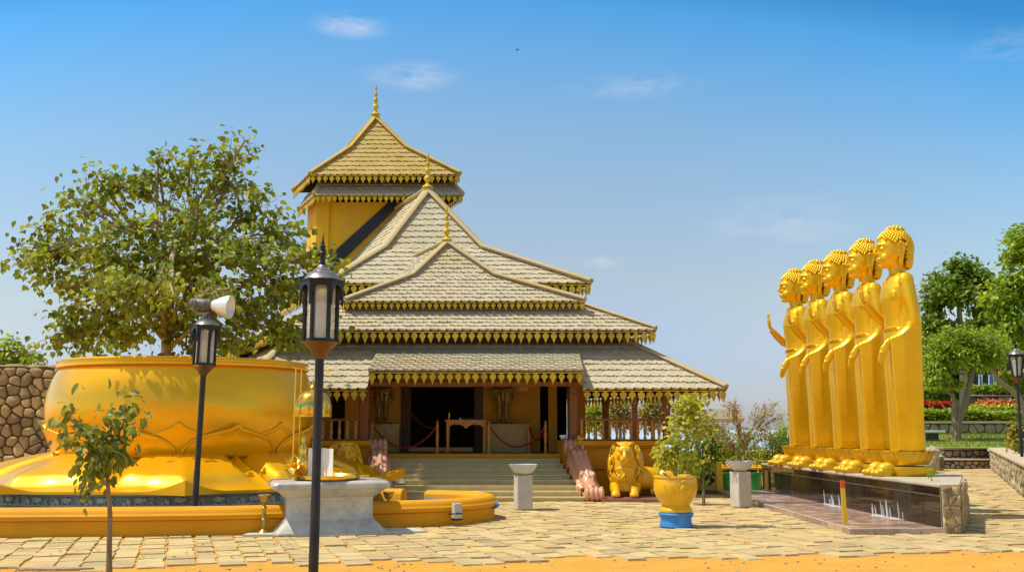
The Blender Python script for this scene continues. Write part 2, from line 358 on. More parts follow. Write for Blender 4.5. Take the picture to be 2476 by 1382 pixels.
def pavers():
    rng = random.Random(4); mb = MB(); th = R(17); ca, sa = math.cos(th), math.sin(th); u = -6.0
    while u < 26:                      # courses run away from the viewer, veering left
        w = .29*rng.uniform(.8, 1.25); v = 4+rng.uniform(0, .5)
        while v < 33:
            d = .42*rng.uniform(.55, 1.5); cu, cv = u+w/2, v+d/2; cx, cy = cu*ca-cv*sa, cu*sa+cv*ca
            if -11.5 < cx < 14.5 and cy < 29.2 and cy > FRONT(cx)+.12+rng.uniform(-.16, .12)+.06*math.sin(cx*1.7): slab(mb, rng, cx, cy, w, d, th)
            v += d
        u += w
    mb.build('paving', M['paver'], kind='structure', smooth=None)
    # the path that runs up to the garden steps
    mb = MB(); y = 29.0
    while y < 42.4:
        d = .42*rng.uniform(.8, 1.25); x = 4+(y-29)*.75
        x = 9.5+(y-23.4)*.30
        while x < 12.6+(y-23.4)*.395:
            w = .46*rng.uniform(.6, 1.6); slab(mb, rng, x+w/2, y+d/2, w, d); x += w
        y += d
    mb.build('garden_path', M['paver'], kind='structure', smooth=None)
def slab(mb, rng, cx, cy, w, d, th=0):
    g = rng.uniform(.008, .024); h = .018+rng.uniform(-.007, .010); a = th+rng.uniform(-.025, .025); tx, ty = rng.uniform(-.012, .012), rng.uniform(-.022, .022)
    bt = []; tp = []
    for sx, sy in ((-1, -1), (.05, -1), (1, -1), (1, .1), (1, 1), (-.1, 1), (-1, 1), (-1, -.05)):
        px = sx*(w/2-g)+rng.uniform(-.02, .02); py = sy*(d/2-g)+rng.uniform(-.022, .022)
        X = cx+px*math.cos(a)-py*math.sin(a); Y = cy+px*math.sin(a)+py*math.cos(a)
        bt.append((X+sx*.004, Y+sy*.004, -.005)); tp.append((X, Y, h+tx*px+ty*py))
    n = 8; b = len(mb.v); mb.add(bt+tp, [(i, (i+1) % n, n+(i+1) % n, n+i) for i in range(n)]+[tuple(range(n, 2*n))])
pavers()
# pebbles and grit on the sand
def grit():
    rng = random.Random(8); mb = MB()
    for i in range(420):
        x = rng.uniform(-6.8, 7.6); y = rng.uniform(10.8, FRONT(x)+.2); r = rng.choice((.006, .007, .009, .012, .02))
        mb.ell((x, y, r*.3), (r, r*rng.uniform(.7, 1.2), r*.6), n=6)
    mb.build('grit', M['stone_grey'], kind='stuff')
grit()

# ------------------------------------------------------------------ tiled roofs
K = .42                                    # the temple stands askew: going back it drifts to the left
def lev(pl, pr, py, Y, dl): 
    a, b = W(pl, py, Y), W(pr, py, Y); return dict(cx=(a.x+b.x)/2, hw=(b.x-a.x)/2, Y=Y, z=a.z, dl=dl)
def corners(l):
    FL = Vector((l['cx']-l['hw'], l['Y'], l['z'])); FR = Vector((l['cx']+l['hw'], l['Y'], l['z'])); v = Vector((-K, 1, 0))*l['dl']
    return FL, FR, FR+v, FL+v
def roof_face(mb, p0, p1, q0, q1, tw=.2, rh=.23, sclip=None, v0=0.0, lift=.036, seed=0):
    p0, p1, q0, q1 = Vector(p0), Vector(p1), Vector(q0), Vector(q1)
    e = (p1-p0).normalized(); N = (p1-p0).cross(((q0+q1)/2-p0)).normalized(); g = N.cross(e)
    Ln = (p1-p0).length; H = (q0-p0).dot(g); a0 = (q0-p0).dot(e); b0 = (q1-p0).dot(e)
    n = max(1, round(H*(1-v0)/rh)); rng = random.Random(seed)
    for i in range(n):
        va = v0+(1-v0)*i/n; vb = v0+(1-v0)*(i+1)/n; ph = .5*(i % 2)*tw
        def bnd(v):
            v = min(max(v, 0), 1); l, r = a0*v, Ln+(b0-Ln)*v
            if sclip: l, r = max(l, sclip[0]), min(r, sclip[1])
            return l, r
        l0, r0 = bnd(va); l1, r1 = bnd(vb)
        if r0-l0 < .01: continue
        st = tw/10; m = max(2, int((r0-l0)/st)+2); B = []; T = []; U = []
        k0 = math.floor((l0-ph)/st)
        jit = {}
        for j in range(m+1):
            s = ph+(k0+j)*st; u = (s-ph)/tw; c = u-math.floor(u)
            ti = math.floor(u)
            if ti not in jit: jit[ti] = (rng.uniform(-.010, .010), rng.uniform(-.006, .010))
            drop = .045*min(1, c/.22, (1-c)/.22)
            drop += jit[ti][0]
            hh = .006*math.sin(2*math.pi*c)+jit[ti][1]
            vv = va*H-drop
            sb = min(max(s, l0), r0); stp = min(max(s, l1), r1) if r1 > l1 else (l1+r1)/2
            B.append(p0+e*sb+g*vv+N*(lift+hh)); U.append(p0+e*sb+g*(vv+.004)+N*(-.012)); T.append(p0+e*stp+g*(vb*H+.01)+N*(.004+hh*.6))
        n2 = len(B); b = len(mb.v); fs = []
        for j in range(n2-1):
            fs.append((j, j+1, n2+j+1, n2+j)); fs.append((2*n2+j, 2*n2+j+1, 3*n2+j+1, 3*n2+j))
        mb.add(B+T+U+B, fs)
MOTIF = [(-.5, 0), (.5, 0), (.5, -.07), (.16, -.10), (.12, -.17), (.32, -.22), (.40, -.33), (.37, -.46), (.25, -.56), (.13, -.60), (.22, -.66), (.10, -.76), (.05, -.88), (0, -1.0)]
MOTIF = MOTIF+[(-x, y) for x, y in MOTIF[-2:1:-1]]
def fringe(mb, a, b, w=.2, h=.27, dz=-.02, inset=None, seed=0):
    a, b = Vector(a), Vector(b); e = (b-a).normalized(); n = max(1, round((b-a).length/w)); w = (b-a).length/n
    nn = e.cross(Vector((0, 0, 1))); rng = random.Random(seed)
    for i in range(n):
        o = a+e*(w*(i+.5))+Vector((0, 0, dz))-nn*.0; k = rng.uniform(.93, 1.06); sw = nn*rng.uniform(-.025, .025)
        mb.extr([(p[0]*w*(1.0 if p[1] > -.12 else .98), p[1]*h*k) for p in MOTIF], o, e, Vector((0, 0, 1))+sw, -nn*.022)
def ridge(mb, pts, r=.10, flat=.42):
    r *= 1.18; pts = [Vector(p)+Vector((0, 0, .05)) for p in pts]; full = []
    for a, b in zip(pts, pts[1:]):
        n = max(2, int((b-a).length/.35))
        full += [a.lerp(b, i/n) for i in range(n)]
    full.append(pts[-1]); mb.tube(full, [r*(1+.05*math.sin(i*2.1)) for i in range(len(full))], n=10, flat=flat, up=(0, 0, 1))
FIN = [(.17, 0), (.19, .03), (.15, .10), (.17, .16), (.20, .20), (.16, .24), (.10, .27), (.06, .32), (.05, .36), (.10, .42), (.125, .49), (.10, .56), (.05, .61), (.045, .65), (.085, .70), (.10, .76), (.08, .82), (.04, .86), (.035, .92), (.065, .96), (.07, 1.0), (.045, 1.05), (.025, 1.1), (.03, 1.18), (.04, 1.22), (.03, 1.27), (.01, 1.36), (.002, 1.40)]
def finial(mb, p, h, k=1.0): s = h/1.40; mb.lathe([(r*s*k, z*s) for r, z in FIN], p, 20)

def make_roof(root, levels, tile='tile', rdg='ridge', faces='FLR', tw=.2, rh=.23, fr=(.2, .26), rr=.10, fin=None, label=None, sof=True, name='roof', frl=True):
    mb = MB(); rg = MB()
    C = [corners(l) for l in levels]
    for i in range(len(C)-1):
        a, b = C[i], C[i+1]
        if 'F' in faces: roof_face(mb, a[0], a[1], b[0], b[1], tw, rh, seed=i)
        if 'R' in faces: roof_face(mb, a[1], a[2], b[1], b[2], tw, rh, seed=i+10)
        if 'L' in faces: roof_face(mb, a[3], a[0], b[3], b[0], tw, rh, seed=i+20)
        if 'B' in faces: roof_face(mb, a[2], a[3], b[2], b[3], tw, rh, seed=i+30)
    r = mb.build(name, M[tile], root, smooth=50, label=label)
    t = C[-1]; runs = [[c[s] for c in C] for s in range(4 if 'B' in faces else 2)]
    if levels[-1]['dl'] > .3: runs.append([t[0].lerp(t[1], .5), t[3].lerp(t[2], .5)])
    for run in runs: rg = MB(); ridge(rg, run, rr); rg.build('ridge_cap', M[rdg], r, smooth=60)
    c = C[0]
    if frl:
        f = MB(); dn = Vector((0, 0, -.03)); fringe(f, c[0]+dn, c[1]+dn, *fr)
        fringe(f, c[1]+dn, c[2]+dn, *fr, seed=1); fringe(f, c[3]+dn, c[0]+dn, *fr, seed=2); f.build('fringe', M['fringe'], r, smooth=None)
    if sof:
        s = MB()
        for i in range(len(C)-1):
            a, b = C[i], C[i+1]
            for j in range(4):
                if 'B' not in faces and j == 2: continue
                d = Vector((0, 0, -.05)); s.quad(a[j]+d, a[(j+1) % 4]+d, b[(j+1) % 4]+d, b[j]+d)
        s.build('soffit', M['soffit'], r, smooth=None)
    if fin:
        f = MB(); finial(f, fin[0], fin[1], fin[2] if len(fin) > 2 else 1); f.build('finial', M['fringe' if rdg == 'ridge' else 'fringe'], r, smooth=60)
    return r, C

FLZ = .97
M['floor_stone'] = pm('porch_floor_stone', (.10, .085, .05), .4, var=.2, vs=3)
def temple():
    T = thing('temple', 'ochre temple under stacked grey tiled roofs with yellow fringes and three finials', 'temple', (-1, 25, 0))
    # --- roofs
    E = [lev(749, 1113, 421, 33.4, 2.5), lev(846, 984, 358, 34.15, 1.2), lev(907.5, 908.5, 286, 34.95, .05)]
    rE, CE = make_roof(T, E, 'tile_ochre', 'ridge_ochre', 'FLRB', tw=.22, rh=.2, fr=(.20, .24), rr=.11, label='topmost steep ochre roof of the tower')
    f = MB(); p = CE[-1][0].lerp(CE[-1][1], .5); finial(f, p-Vector((0, 0, .05)), W(908, 203, 34.95).z-p.z+.05, .95); f.build('finial', M['fringe'], rE, smooth=60)
    Fl = [lev(761, 1120, 470, 33.5, 2.5), lev(776, 1090, 440, 34.1, 1.7)]
    make_roof(T, Fl, 'tile', 'ridge', 'FLR', tw=.22, rh=.2, fr=(.18, .22), rr=.07, label='narrow skirt roof shaded below the topmost roof')
    D = [lev(790, 1430, 683, 28.8, 6.2), lev(927, 1169, 600, 30.2, 4.9), lev(1034, 1036, 462, 31.6, 2.9)]
    rD, CD = make_roof(T, D, 'tile', 'ridge', 'FLR', tw=.25, rh=.24, fr=(.21, .30), rr=.14, label='large hall roof with a ridge running back to the tower')
    f = MB(); p = CD[-1][0]; finial(f, p-Vector((0, 0, .06)), W(1035, 368, 31.6).z-p.z+.06); f.build('finial', M['fringe'], rD, smooth=60)
    Cc = [lev(832, 1415, 727, 26.0, 3.5), lev(996, 1199, 667, 26.8, 2.6), lev(1080, 1082, 588, 27.55, 2.2)]
    rC, CC = make_roof(T, Cc, 'tile', 'ridge', 'FLR', tw=.19, rh=.16, fr=(.155, .17), rr=.11, label='small front gable roof with its own finial')
    f = MB(); p = CC[-1][0]; finial(f, p-Vector((0, 0, .06)), W(1080, 497, 27.55).z-p.z+.06, .95); f.build('finial', M['fringe'], rC, smooth=60)
    B = [lev(655, 1587, 796, 25.5, 7.0), lev(774, 1410, 738, 26.4, 5.4)]
    make_roof(T, B, 'tile', 'ridge', 'FLR', tw=.19, rh=.17, fr=(.195, .28), rr=.08, label='second roof from the ground, wide and low')
    # lowest roof: its front is interrupted by the raised porch canopy
    A = [lev(575, 1757, 938, 24.6, 9.0), lev(696, 1510, 824, 26.2, 5.8)]
    a, b = corners(A[0]), corners(A[1]); mb = MB(); L0 = a[0].x
    xl, xr = W(888, 938, 24.6).x, W(1409, 938, 24.6).x
    roof_face(mb, a[0], a[1], b[0], b[1], .21, .24, sclip=(0, xl-L0))
    roof_face(mb, a[0], a[1], b[0], b[1], .21, .24, sclip=(xr-L0, 99))
    roof_face(mb, a[0], a[1], b[0], b[1], .21, .24, sclip=(xl-L0, xr-L0), v0=.5)
    roof_face(mb, a[1], a[2], b[1], b[2], .21, .24); roof_face(mb, a[3], a[0], b[3], b[0], .21, .24)
    rA = mb.build('roof', M['tile'], T, smooth=50, label='lowest veranda roof, widest of all')
    for q in (0, 1): rg = MB(); ridge(rg, [a[q], b[q]], .10); rg.build('ridge_cap', M['ridge'], rA, smooth=60)
    f = MB(); dn = Vector((0, 0, -.03)); P = lambda x: Vector((x, 24.6, a[0].z-.03))
    fringe(f, P(L0), P(xl), .2, .25); fringe(f, a[3]+dn, a[0]+dn, .2, .25); f.build('fringe', M['fringe'], rA, smooth=None); f = MB(); fringe(f, P(xr), P(a[1].x), .2, .25, seed=3); fringe(f, a[1]+dn, a[2]+dn, .2, .25, seed=4)
    f.build('fringe', M['fringe'], rA, smooth=None)
    s = MB(); d = Vector((0, 0, -.05)); sl = (b[0]-a[0]); cl = Vector((0, 1.6, b[0].z-a[0].z))
    def strip(x0, x1, v0=0):
        p = Vector((x0, 24.6, a[0].z))+cl*v0+d; q = Vector((x1, 24.6, a[0].z))+cl*v0+d; u = cl*(1-v0); s.quad(p, q, q+u, p+u)
    strip(max(L0, b[0].x), xl); strip(xl, xr, .5); strip(xr, b[1].x)
    s.add([a[1]+d, b[1]+d, Vector((b[1].x, 24.6, a[0].z))+d], [(0, 1, 2)]); s.add([a[0]+d, b[0]+d, Vector((b[0].x, 24.6, a[0].z))+d], [(0, 1, 2)])
    s.quad(a[1]+d, a[2]+d, b[2]+d, b[1]+d); s.quad(a[3]+d, a[0]+d, b[0]+d, b[3]+d); s.quad(a[2]+d, a[3]+d, b[3]+d, b[2]+d); s.quad(*[q+d for q in b])
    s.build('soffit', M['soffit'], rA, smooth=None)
    # porch canopy
    mb = MB(); p0, p1 = W(890, 894, 24.15), W(1410, 894, 24.15); ty = 25.62; tz = a[0].z+cl.z*(ty-24.6)/1.6+.09
    q0, q1 = Vector((p0.x, ty, tz)), Vector((p1.x, ty, tz)); roof_face(mb, p0, p1, q0, q1, .2, .18)
    cn = mb.build('canopy', M['tile'], T, smooth=50, label='flatter raised canopy over the stairs')
    f = MB(); fringe(f, p0+dn, p1+dn, .19, .27); f.build('fringe', M['fringe'], cn, smooth=None)
    s = MB(); s.quad(p0+d, p1+d, q1+d, q0+d)
    for x, sg in ((p0.x, 1), (p1.x, -1)):   # the cheeks that close the canopy at its ends
        s.extr([(24.15, p0.z+.02), (ty, tz+.02), (ty, tz-.12), (24.72, a[0].z+.08), (24.2, p0.z-.06)], (x, 0, 0), (0, 1, 0), (0, 0, 1), (.04*sg, 0, 0))
    s.build('soffit', M['ridge'], cn, smooth=None)
    # --- tower and walls between the roofs
    w = MB(); x0, x1 = W(768, 560, 34.4).x, W(1070, 560, 34.4).x; zt = E[0]['z']-.1
    v = Vector((-K*1.5, 1.5, 0)); q = [Vector((x0, 34.4, 0)), Vector((x1, 34.4, 0)), Vector((x1, 34.4, 0))+v, Vector((x0, 34.4, 0))+v]
    w.prism([(p.x, p.y) for p in q], 1.0, zt); tw = w.build('tower', M['ochre'], T, smooth=None)
    t = MB(); t.bbox(x0-.03, x0+.37, 34.33, 34.41, 2, E[0]['z']-.15); t.box(((x0+x1)/2, 34.36, F_z(Fl)-.12), (x1-x0, .06, .16)); t.build('pilaster', M['ochre'], tw, smooth=None)
    f = MB(); fringe(f, (x0, 34.32, F_z(Fl)-.02), (x1, 34.32, F_z(Fl)-.02), .22, .26); f.build('fringe', M['fringe'], tw, smooth=None)
    fl = MB(); pa, pb, pc = CD[2][3], CD[1][3], CD[0][3]; Q = lambda v, dx, dz: (v.x+(34.36-v.y)*(-K)*-0+dx, v.z+dz)
    fl.extr([Q(pa, .05, .12), Q(pb, .0, .05), Q(pc, .0, .0), Q(pc, -.45, .05), Q(pb, -.42, .22), Q(pa, -.16, .34)][::-1], (0, 34.36, 0), (1, 0, 0), (0, 0, 1), (0, -.03, 0)); fl.build('flashing', M['black'], tw, smooth=None)
    w = MB()
    def ring(l, inset, z0, z1, th=.1):
        c = corners(dict(cx=l['cx']-K*inset, hw=l['hw']-inset, Y=l['Y']+inset, z=0, dl=max(.5, l['dl']-2*inset)))
        w.prism([(p.x, p.y) for p in c], z0, z1)
    ring(D[0], .9, B[1]['z']-.5, D[0]['z']+.30); ring(Cc[0], .45, B[1]['z']-.3, Cc[0]['z']+.2); ring(B[0], .55, A[1]['z']-.3, B[0]['z']+.25); ring(E[0], 1.0, Fl[1]['z']-.6, E[0]['z']+.35)
    w.build('clerestory_wall', M['soffit'], T, smooth=None)  # near-black colour stands in for the shade behind the fringes
    # --- platform
    Yp = 25.2; xpL, xpR = W(895, 1062, Yp).x, W(1396, 1062, Yp).x; xe = W(1606, 1062, Yp).x
    b_ = MB(); vb = lambda x, y: (x-.30*(y-Yp), y)
    b_.prism([(-7.6, Yp+.75), (xe-.25, Yp+.75), vb(xe-.15, 33.5), vb(-7.6, 33.5)], 0, FLZ); b_.build('platform', M['orange'], T, smooth=None)
    b_ = MB(); b_.prism([(-6.5, Yp+.74), (xe-.3, Yp+.74), vb(xe-.2, 33), vb(-6.5, 33)], FLZ+.003, FLZ+.014); b_.build('porch_floor', M['floor_stone'], T, smooth=None)
    for x0, x1 in ((-7.5, xpL), (xpR, xe)):
        b_ = MB(); b_.bbox(x0, x1, Yp, Yp+.74, 0, .64); b_.bbox(x0, x1, Yp-.04, Yp+.74, .643, .70); b_.bbox(x0, x1, Yp+.03, Yp+.3, .70, 1.12); b_.bbox(x0, x1, Yp-.02, Yp+.34, 1.122, 1.17)
        b_.bbox(x0, x1, Yp-.07, Yp+.38, 1.173, 1.29)
        if x1 == xe: b_.bbox(xe-.3, xe, Yp+.38, Yp+.7, .7, 1.27); b_.prism([vb(xe-.32, Yp+.4), vb(xe, Yp+.4), vb(xe, 33.4), vb(xe-.32, 33.4)], FLZ-.9, 1.285)
        b_.build('parapet', M['orange'], T, smooth=None, bevel=.012)
    # --- staircase: nine granite steps
    st = MB(); n = 9; y0, y1 = 23.55, 26.0
    for i in range(n):
        ya = y0+(y1-y0)*i/(n-1); z = FLZ*(i+1)/n; xa = -2.60-.20*(ya-23.6)+.05; xb = 1.56-.20*(ya-23.6)
        st.prism([(xa, ya), (xb, ya), (xb, 26.35), (xa, 26.35)], FLZ*i/n+.001 if i else -.01, z-.03)
        st.prism([(xa, ya-.035), (xb, ya-.035), (xb, 26.36), (xa, 26.36)], z-.03, z)
    st.build('staircase', M['stair'], T, smooth=None)
    # --- floor slab edge, hall walls, door
    w = MB(); Yw = 27.6; z1 = 3.7; X = lambda px, Y=Yw: W(px, 1030, Y).x
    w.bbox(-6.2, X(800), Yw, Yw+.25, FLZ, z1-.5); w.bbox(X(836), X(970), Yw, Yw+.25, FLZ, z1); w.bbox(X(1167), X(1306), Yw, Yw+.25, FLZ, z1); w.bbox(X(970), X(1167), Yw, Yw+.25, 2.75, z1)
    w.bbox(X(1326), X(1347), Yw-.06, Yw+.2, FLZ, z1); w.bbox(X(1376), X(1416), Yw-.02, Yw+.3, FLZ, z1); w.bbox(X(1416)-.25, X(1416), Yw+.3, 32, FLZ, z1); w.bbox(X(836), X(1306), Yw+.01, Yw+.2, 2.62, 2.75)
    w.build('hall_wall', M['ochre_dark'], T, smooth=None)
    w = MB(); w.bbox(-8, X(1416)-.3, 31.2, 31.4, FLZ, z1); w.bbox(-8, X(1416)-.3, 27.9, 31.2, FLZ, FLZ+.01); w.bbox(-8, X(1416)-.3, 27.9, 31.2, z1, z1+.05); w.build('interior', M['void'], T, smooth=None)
    w = MB()
    for xa, xb in ((970, 993), (1147, 1168)):
        w.bbox(X(xa), X(xb), Yw-.05, Yw+.3, FLZ, 2.76); w.bbox(X(xa)+.05, X(xb)-.05, Yw-.08, Yw, FLZ, 2.75)
    w.bbox(X(993), X(1147), Yw-.05, Yw+.3, 2.66, 2.76)
    w.bbox(X(993), X(1147), Yw-.1, Yw+.4, FLZ, FLZ+.09)
    df = w.build('door_frame', M['timber_dark'], T, smooth=None)
    w = MB(); w.bbox(X(990), X(1058), Yw-.20, Yw-.1, FLZ+.02, FLZ+.13); w.bbox(X(1062), X(1145), Yw-.20, Yw-.1, FLZ+.02, FLZ+.13); w.build('threshold', M['timber_light'], df, smooth=None, bevel=.01)
    for x0, x1 in ((896, 968), (1168, 1275)):
        d_ = MB(); d_.bbox(X(x0, 27.2), X(x1, 27.2), 26.95, Yw-.01, FLZ, FLZ+.66); d_.bbox(X(x0, 27.2)-.02, X(x1, 27.2)+.02, 26.92, Yw-.005, FLZ+.661, FLZ+.71); d_.build('dado', M['dado'], T, smooth=None)
    # --- columns
    def column(px, Y, w_, m, z0=FLZ, zt=3.4):
        c = MB(); x = W(px, 1000, Y).x; c.box((x, Y, (z0+zt)/2), (w_, w_, zt-z0)); c.box((x, Y, z0+.06), (w_*1.25, w_*1.25, .12)); c.box((x, Y, zt-.55), (w_*1.2, w_*1.2, .08)); c.build('column', M[m], T, smooth=None, bevel=.012)
    column(882, 25.55, .20, 'timber', 1.0, 2.9); column(1387, 25.55, .18, 'timber', 1.0, 2.9); column(1611, 25.38, .17, 'timber', 1.2, 2.62)
    column(853, 27.0, .34, 'ochre_dark'); column(1464, 29.5, .18, 'timber', FLZ, 2.8); column(1534, 30.8, .17, 'timber', FLZ, 2.8); column(700, 25.4, .18, 'timber', 1.2, 2.62)
    w = MB(); w.bbox(-6.4, W(1620, 1000, 25.4).x, 25.34, 25.44, 2.55, 2.66); w.build('tie_beam', M['timber'], T, smooth=None)
    # --- balustrades on the parapet
    for px0, px1, n in ((772, 870, 5), (1398, 1602, 12)):
        Y = Yp+.14; x0, x1 = W(px0, 1035, Y).x, W(px1, 1035, Y).x; r = MB()
        r.bbox(x0, x1, Y-.05, Y+.05, 1.745, 1.80); r.bbox(x0, x1, Y-.04, Y+.04, 1.291, 1.325); bl = r.build('balustrade', M['timber'], T, smooth=None, bevel=.008)
        for i in range(n):
            x = x0+(x1-x0)*(i+.5)/n; c = MB(); c.lathe([(.035, 0), (.035, .05), (.022, .07), (.034, .12), (.042, .17), (.034, .22), (.022, .25), (.03, .275), (.022, .30), (.036, .335), (.022, .37), (.035, .385), (.035, .42)], (x, Y, 1.325), 12)
            c.build('baluster', M['timber_light'], bl, smooth=50)
    return T
def F_z(l): return l[1]['z']-.15
temple()
# ------------------------------------------------------------------ golden lotus in its pool
def lotus():
    c = Vector((W(446, 1000, 21.4).x, 21.4, 0)); T = thing('lotus_bowl', 'huge golden lotus bowl with spreading petals standing in the round pool', 'lotus fountain', c)
    def fit(m):      # the bowl is a little slimmer and lower than its first outline
        for v in m.v: v.x = c.x+(v.x-c.x)*.957; v.y = c.y+(v.y-c.y)*.957; v.z = v.z if v.z < 1.05 else 1.05+(v.z-1.05)*.945
    b = MB(); prof = [(2.15, .8), (2.36, 1.0), (2.42, 1.12), (2.50, 1.3), (2.58, 1.5), (2.65, 1.78), (2.67, 2.05), (2.64, 2.3), (2.56, 2.55), (2.47, 2.74), (2.44, 2.80)]
    b.lathe(prof, c, 128); fit(b); b.build('bowl', M['lotus'], T, smooth=180)
    b = MB(); b.lathe([(2.30, 2.78), (2.445, 2.802), (2.50, 2.81), (2.50, 2.86), (2.47, 2.875), (2.47, 2.91), (2.50, 2.925), (2.485, 2.955), (2.40, 2.965), (2.28, 2.93), (2.2, 2.6), (2.2, 1.5), (.02, 1.4)], c, 128); fit(b); b.build('rim', M['lotus'], T, smooth=35)
    N = 8; ph = R(-95)
    # upper petals hugging the bowl
    for k in range(2*N):
        back = k % 2; a = ph-R(2.5)+math.pi*k/N; ht = R(22.2); m = 40; n = 14; rows = []
        for j in range(n+1):
            v = j/n; row = []
            for i in range(m+1):
                u = 2*i/m-1; au = abs(u)
                peak = .40*(1-au**4.5)**.6+.15*max(0, 1-au/.85)**1.6+.05*max(0, 1-au/.15)**1.5
                zz = 1.05+v*peak+.02+(.05*back*max(0, 1-au/.4))
                rb = 2.40+.30*min(1, (zz-1.0)/.85)
                bulge = .055*(1-u*u)*math.sin(v*math.pi*.85)+.02+.13*max(0, v-.72)*max(0, 1-au/.5)*2
                edge = .032*math.exp(-((1-v)/.06)**2)+.02*math.exp(-((1-au)/.06)**2)
                r = rb+(bulge+edge if not back else .012+edge*.6); th = a+u*ht*(1-.05*v)
                row.append((c.x+r*math.cos(th), c.y+r*math.sin(th), zz))
            rows.append(row)
        b = MB(); b.rings(rows, cap=False, close=False); fit(b); o = b.build('petal', M['lotus'], T, smooth=180)
        s = o.modifiers.new('s', 'SOLIDIFY'); s.thickness = .04; s.offset = -1
    # lower petals spreading over the water
    for k in range(N):
        a = ph+2*math.pi*(k+.5)/N; m = 36; n = 22; rows = []
        for j in range(n+1):
            v = j/n; row = []
            for i in range(m+1):
                u = 2*i/m-1; au = abs(u); Ro = 3.92+.10*(1-au**2)+.42*max(0, 1-au/.42)**1.7; r0 = 2.25
                r = r0+(Ro-r0)*v; th = a+u*R(22.4)
                sm = lambda t: (lambda q: q*q*(3-2*q))(min(1, max(0, t)))
                base = 1.09-.545*v**.8
                d = max((au-.70-.06*v)/.11, (v-.70+.10*au*au)/.07, (.03-v)/.03)
                belly = (1-sm(d))*(.10+.06*math.sin(math.pi*min(1, v/.72))*(1-.6*au*au))
                groove = -.035*math.exp(-((v-.83)/.06)**2)*(1-.5*au)
                tip = .20*max(0, 1-au/.42)**1.7*sm((v-.78)/.22)+.03*sm((v-.9)/.1)
                rim = .075*math.exp(-((1-au)/.055)**2)*(1-.5*v)
                row.append((c.x+r*math.cos(th), c.y+r*math.sin(th), base+belly+groove+tip+rim))
            rows.append(row)
        rows.append([(p[0], p[1], .53) for p in rows[-1]])
        b = MB(); b.rings(rows, cap=False, close=False); o = b.build('petal', M['lotus'], T, smooth=55)
    # slate drum with a frieze of animals in relief
    b = MB(); b.lathe([(3.70, .05), (3.74, .12), (3.74, .475), (3.80, .49), (3.86, .50), (3.86, .53), (3.2, .535)], c, 96); d = b.build('drum', M['slate'], T, smooth=30)
    b = MB(); rng = random.Random(3)
    for k in range(52):
        th = R(-165)+R(155)*k/51+rng.uniform(-.01, .01); r = 3.76; rot = Matrix.Rotation(th-math.pi/2, 3, 'Z')
        p = Vector((c.x+r*math.cos(th), c.y+r*math.sin(th), .405)); t = Vector((-math.sin(th), math.cos(th), 0))
        if k % 3 == 0:
            b.ell(p+Vector((0, 0, .02)), (.085, .03, .055), rot, 10); b.ell(p+t*.085+Vector((0, 0, .03)), (.04, .03, .038), rot, 8)
            for s in (-.06, .06): b.ell(p+t*s-Vector((0, 0, .05)), (.018, .025, .035), rot, 8)
        elif k % 3 == 1: b.tube([p+t*.03-Vector((0, 0, .075)), p-t*.03, p+t*.02+Vector((0, 0, .04)), p-t*.01+Vector((0, 0, .07))], [.022, .02, .018, .01], 6)
        else: b.ell(p, (.045, .028, .065), rot@Matrix.Rotation(.4, 3, 'Y'), 8); b.ell(p-t*.07-Vector((0, 0, .03)), (.04, .02, .03), rot, 8)
    b.tube([(c.x+3.755*math.cos(R(-167)+R(159)*k/80), c.y+3.755*math.sin(R(-167)+R(159)*k/80), .335) for k in range(81)], .018, 6)
    b.build('frieze', M['frieze'], d, smooth=60)
lotus()

def sweep(mb, path, prof, closed=False):   # profile (out, z) carried along a ground path; out is to the right of travel
    pts = [Vector((p[0], p[1], 0)) for p in path]; rg = []
    for i, p in enumerate(pts):
        a = pts[max(i-1, 0)]; b_ = pts[min(i+1, len(pts)-1)]; d = (b_-a).normalized(); nrm = Vector((d.y, -d.x, 0))
        rg.append([p+nrm*o+Vector((0, 0, z)) for o, z in prof])
    mb.rings(rg, cap=True, close=True)
def smoothpath(pts, n=8):
    P = [Vector((p[0], p[1], 0)) for p in pts]; out = []
    for i in range(len(P)-1):
        p0, p1, p2, p3 = P[max(i-1, 0)], P[i], P[i+1], P[min(i+2, len(P)-1)]
        for j in range(n):
            t = j/n; out.append(.5*((2*p1)+(p2-p0)*t+(2*p0-5*p1+4*p2-p3)*t*t+(3*p1-p0-3*p2+p3)*t**3))
    out.append(P[-1]); return [(p.x, p.y) for p in out]
POOL = smoothpath([(-12, 17.6), (-10, 16.3), (-8.6, 15.95), (-7.57, 15.88), (-6.1, 15.98), (-4.94, 16.12), (-3.9, 16.35), (-2.9, 16.85), (-2.28, 17.2), (-1.6, 17.52), (-1.0, 17.85), (-.6, 18.3), (-.34, 18.95), (-.35, 19.7), (-.7, 20.35), (-1.2, 20.6), (-1.55, 20.7)])
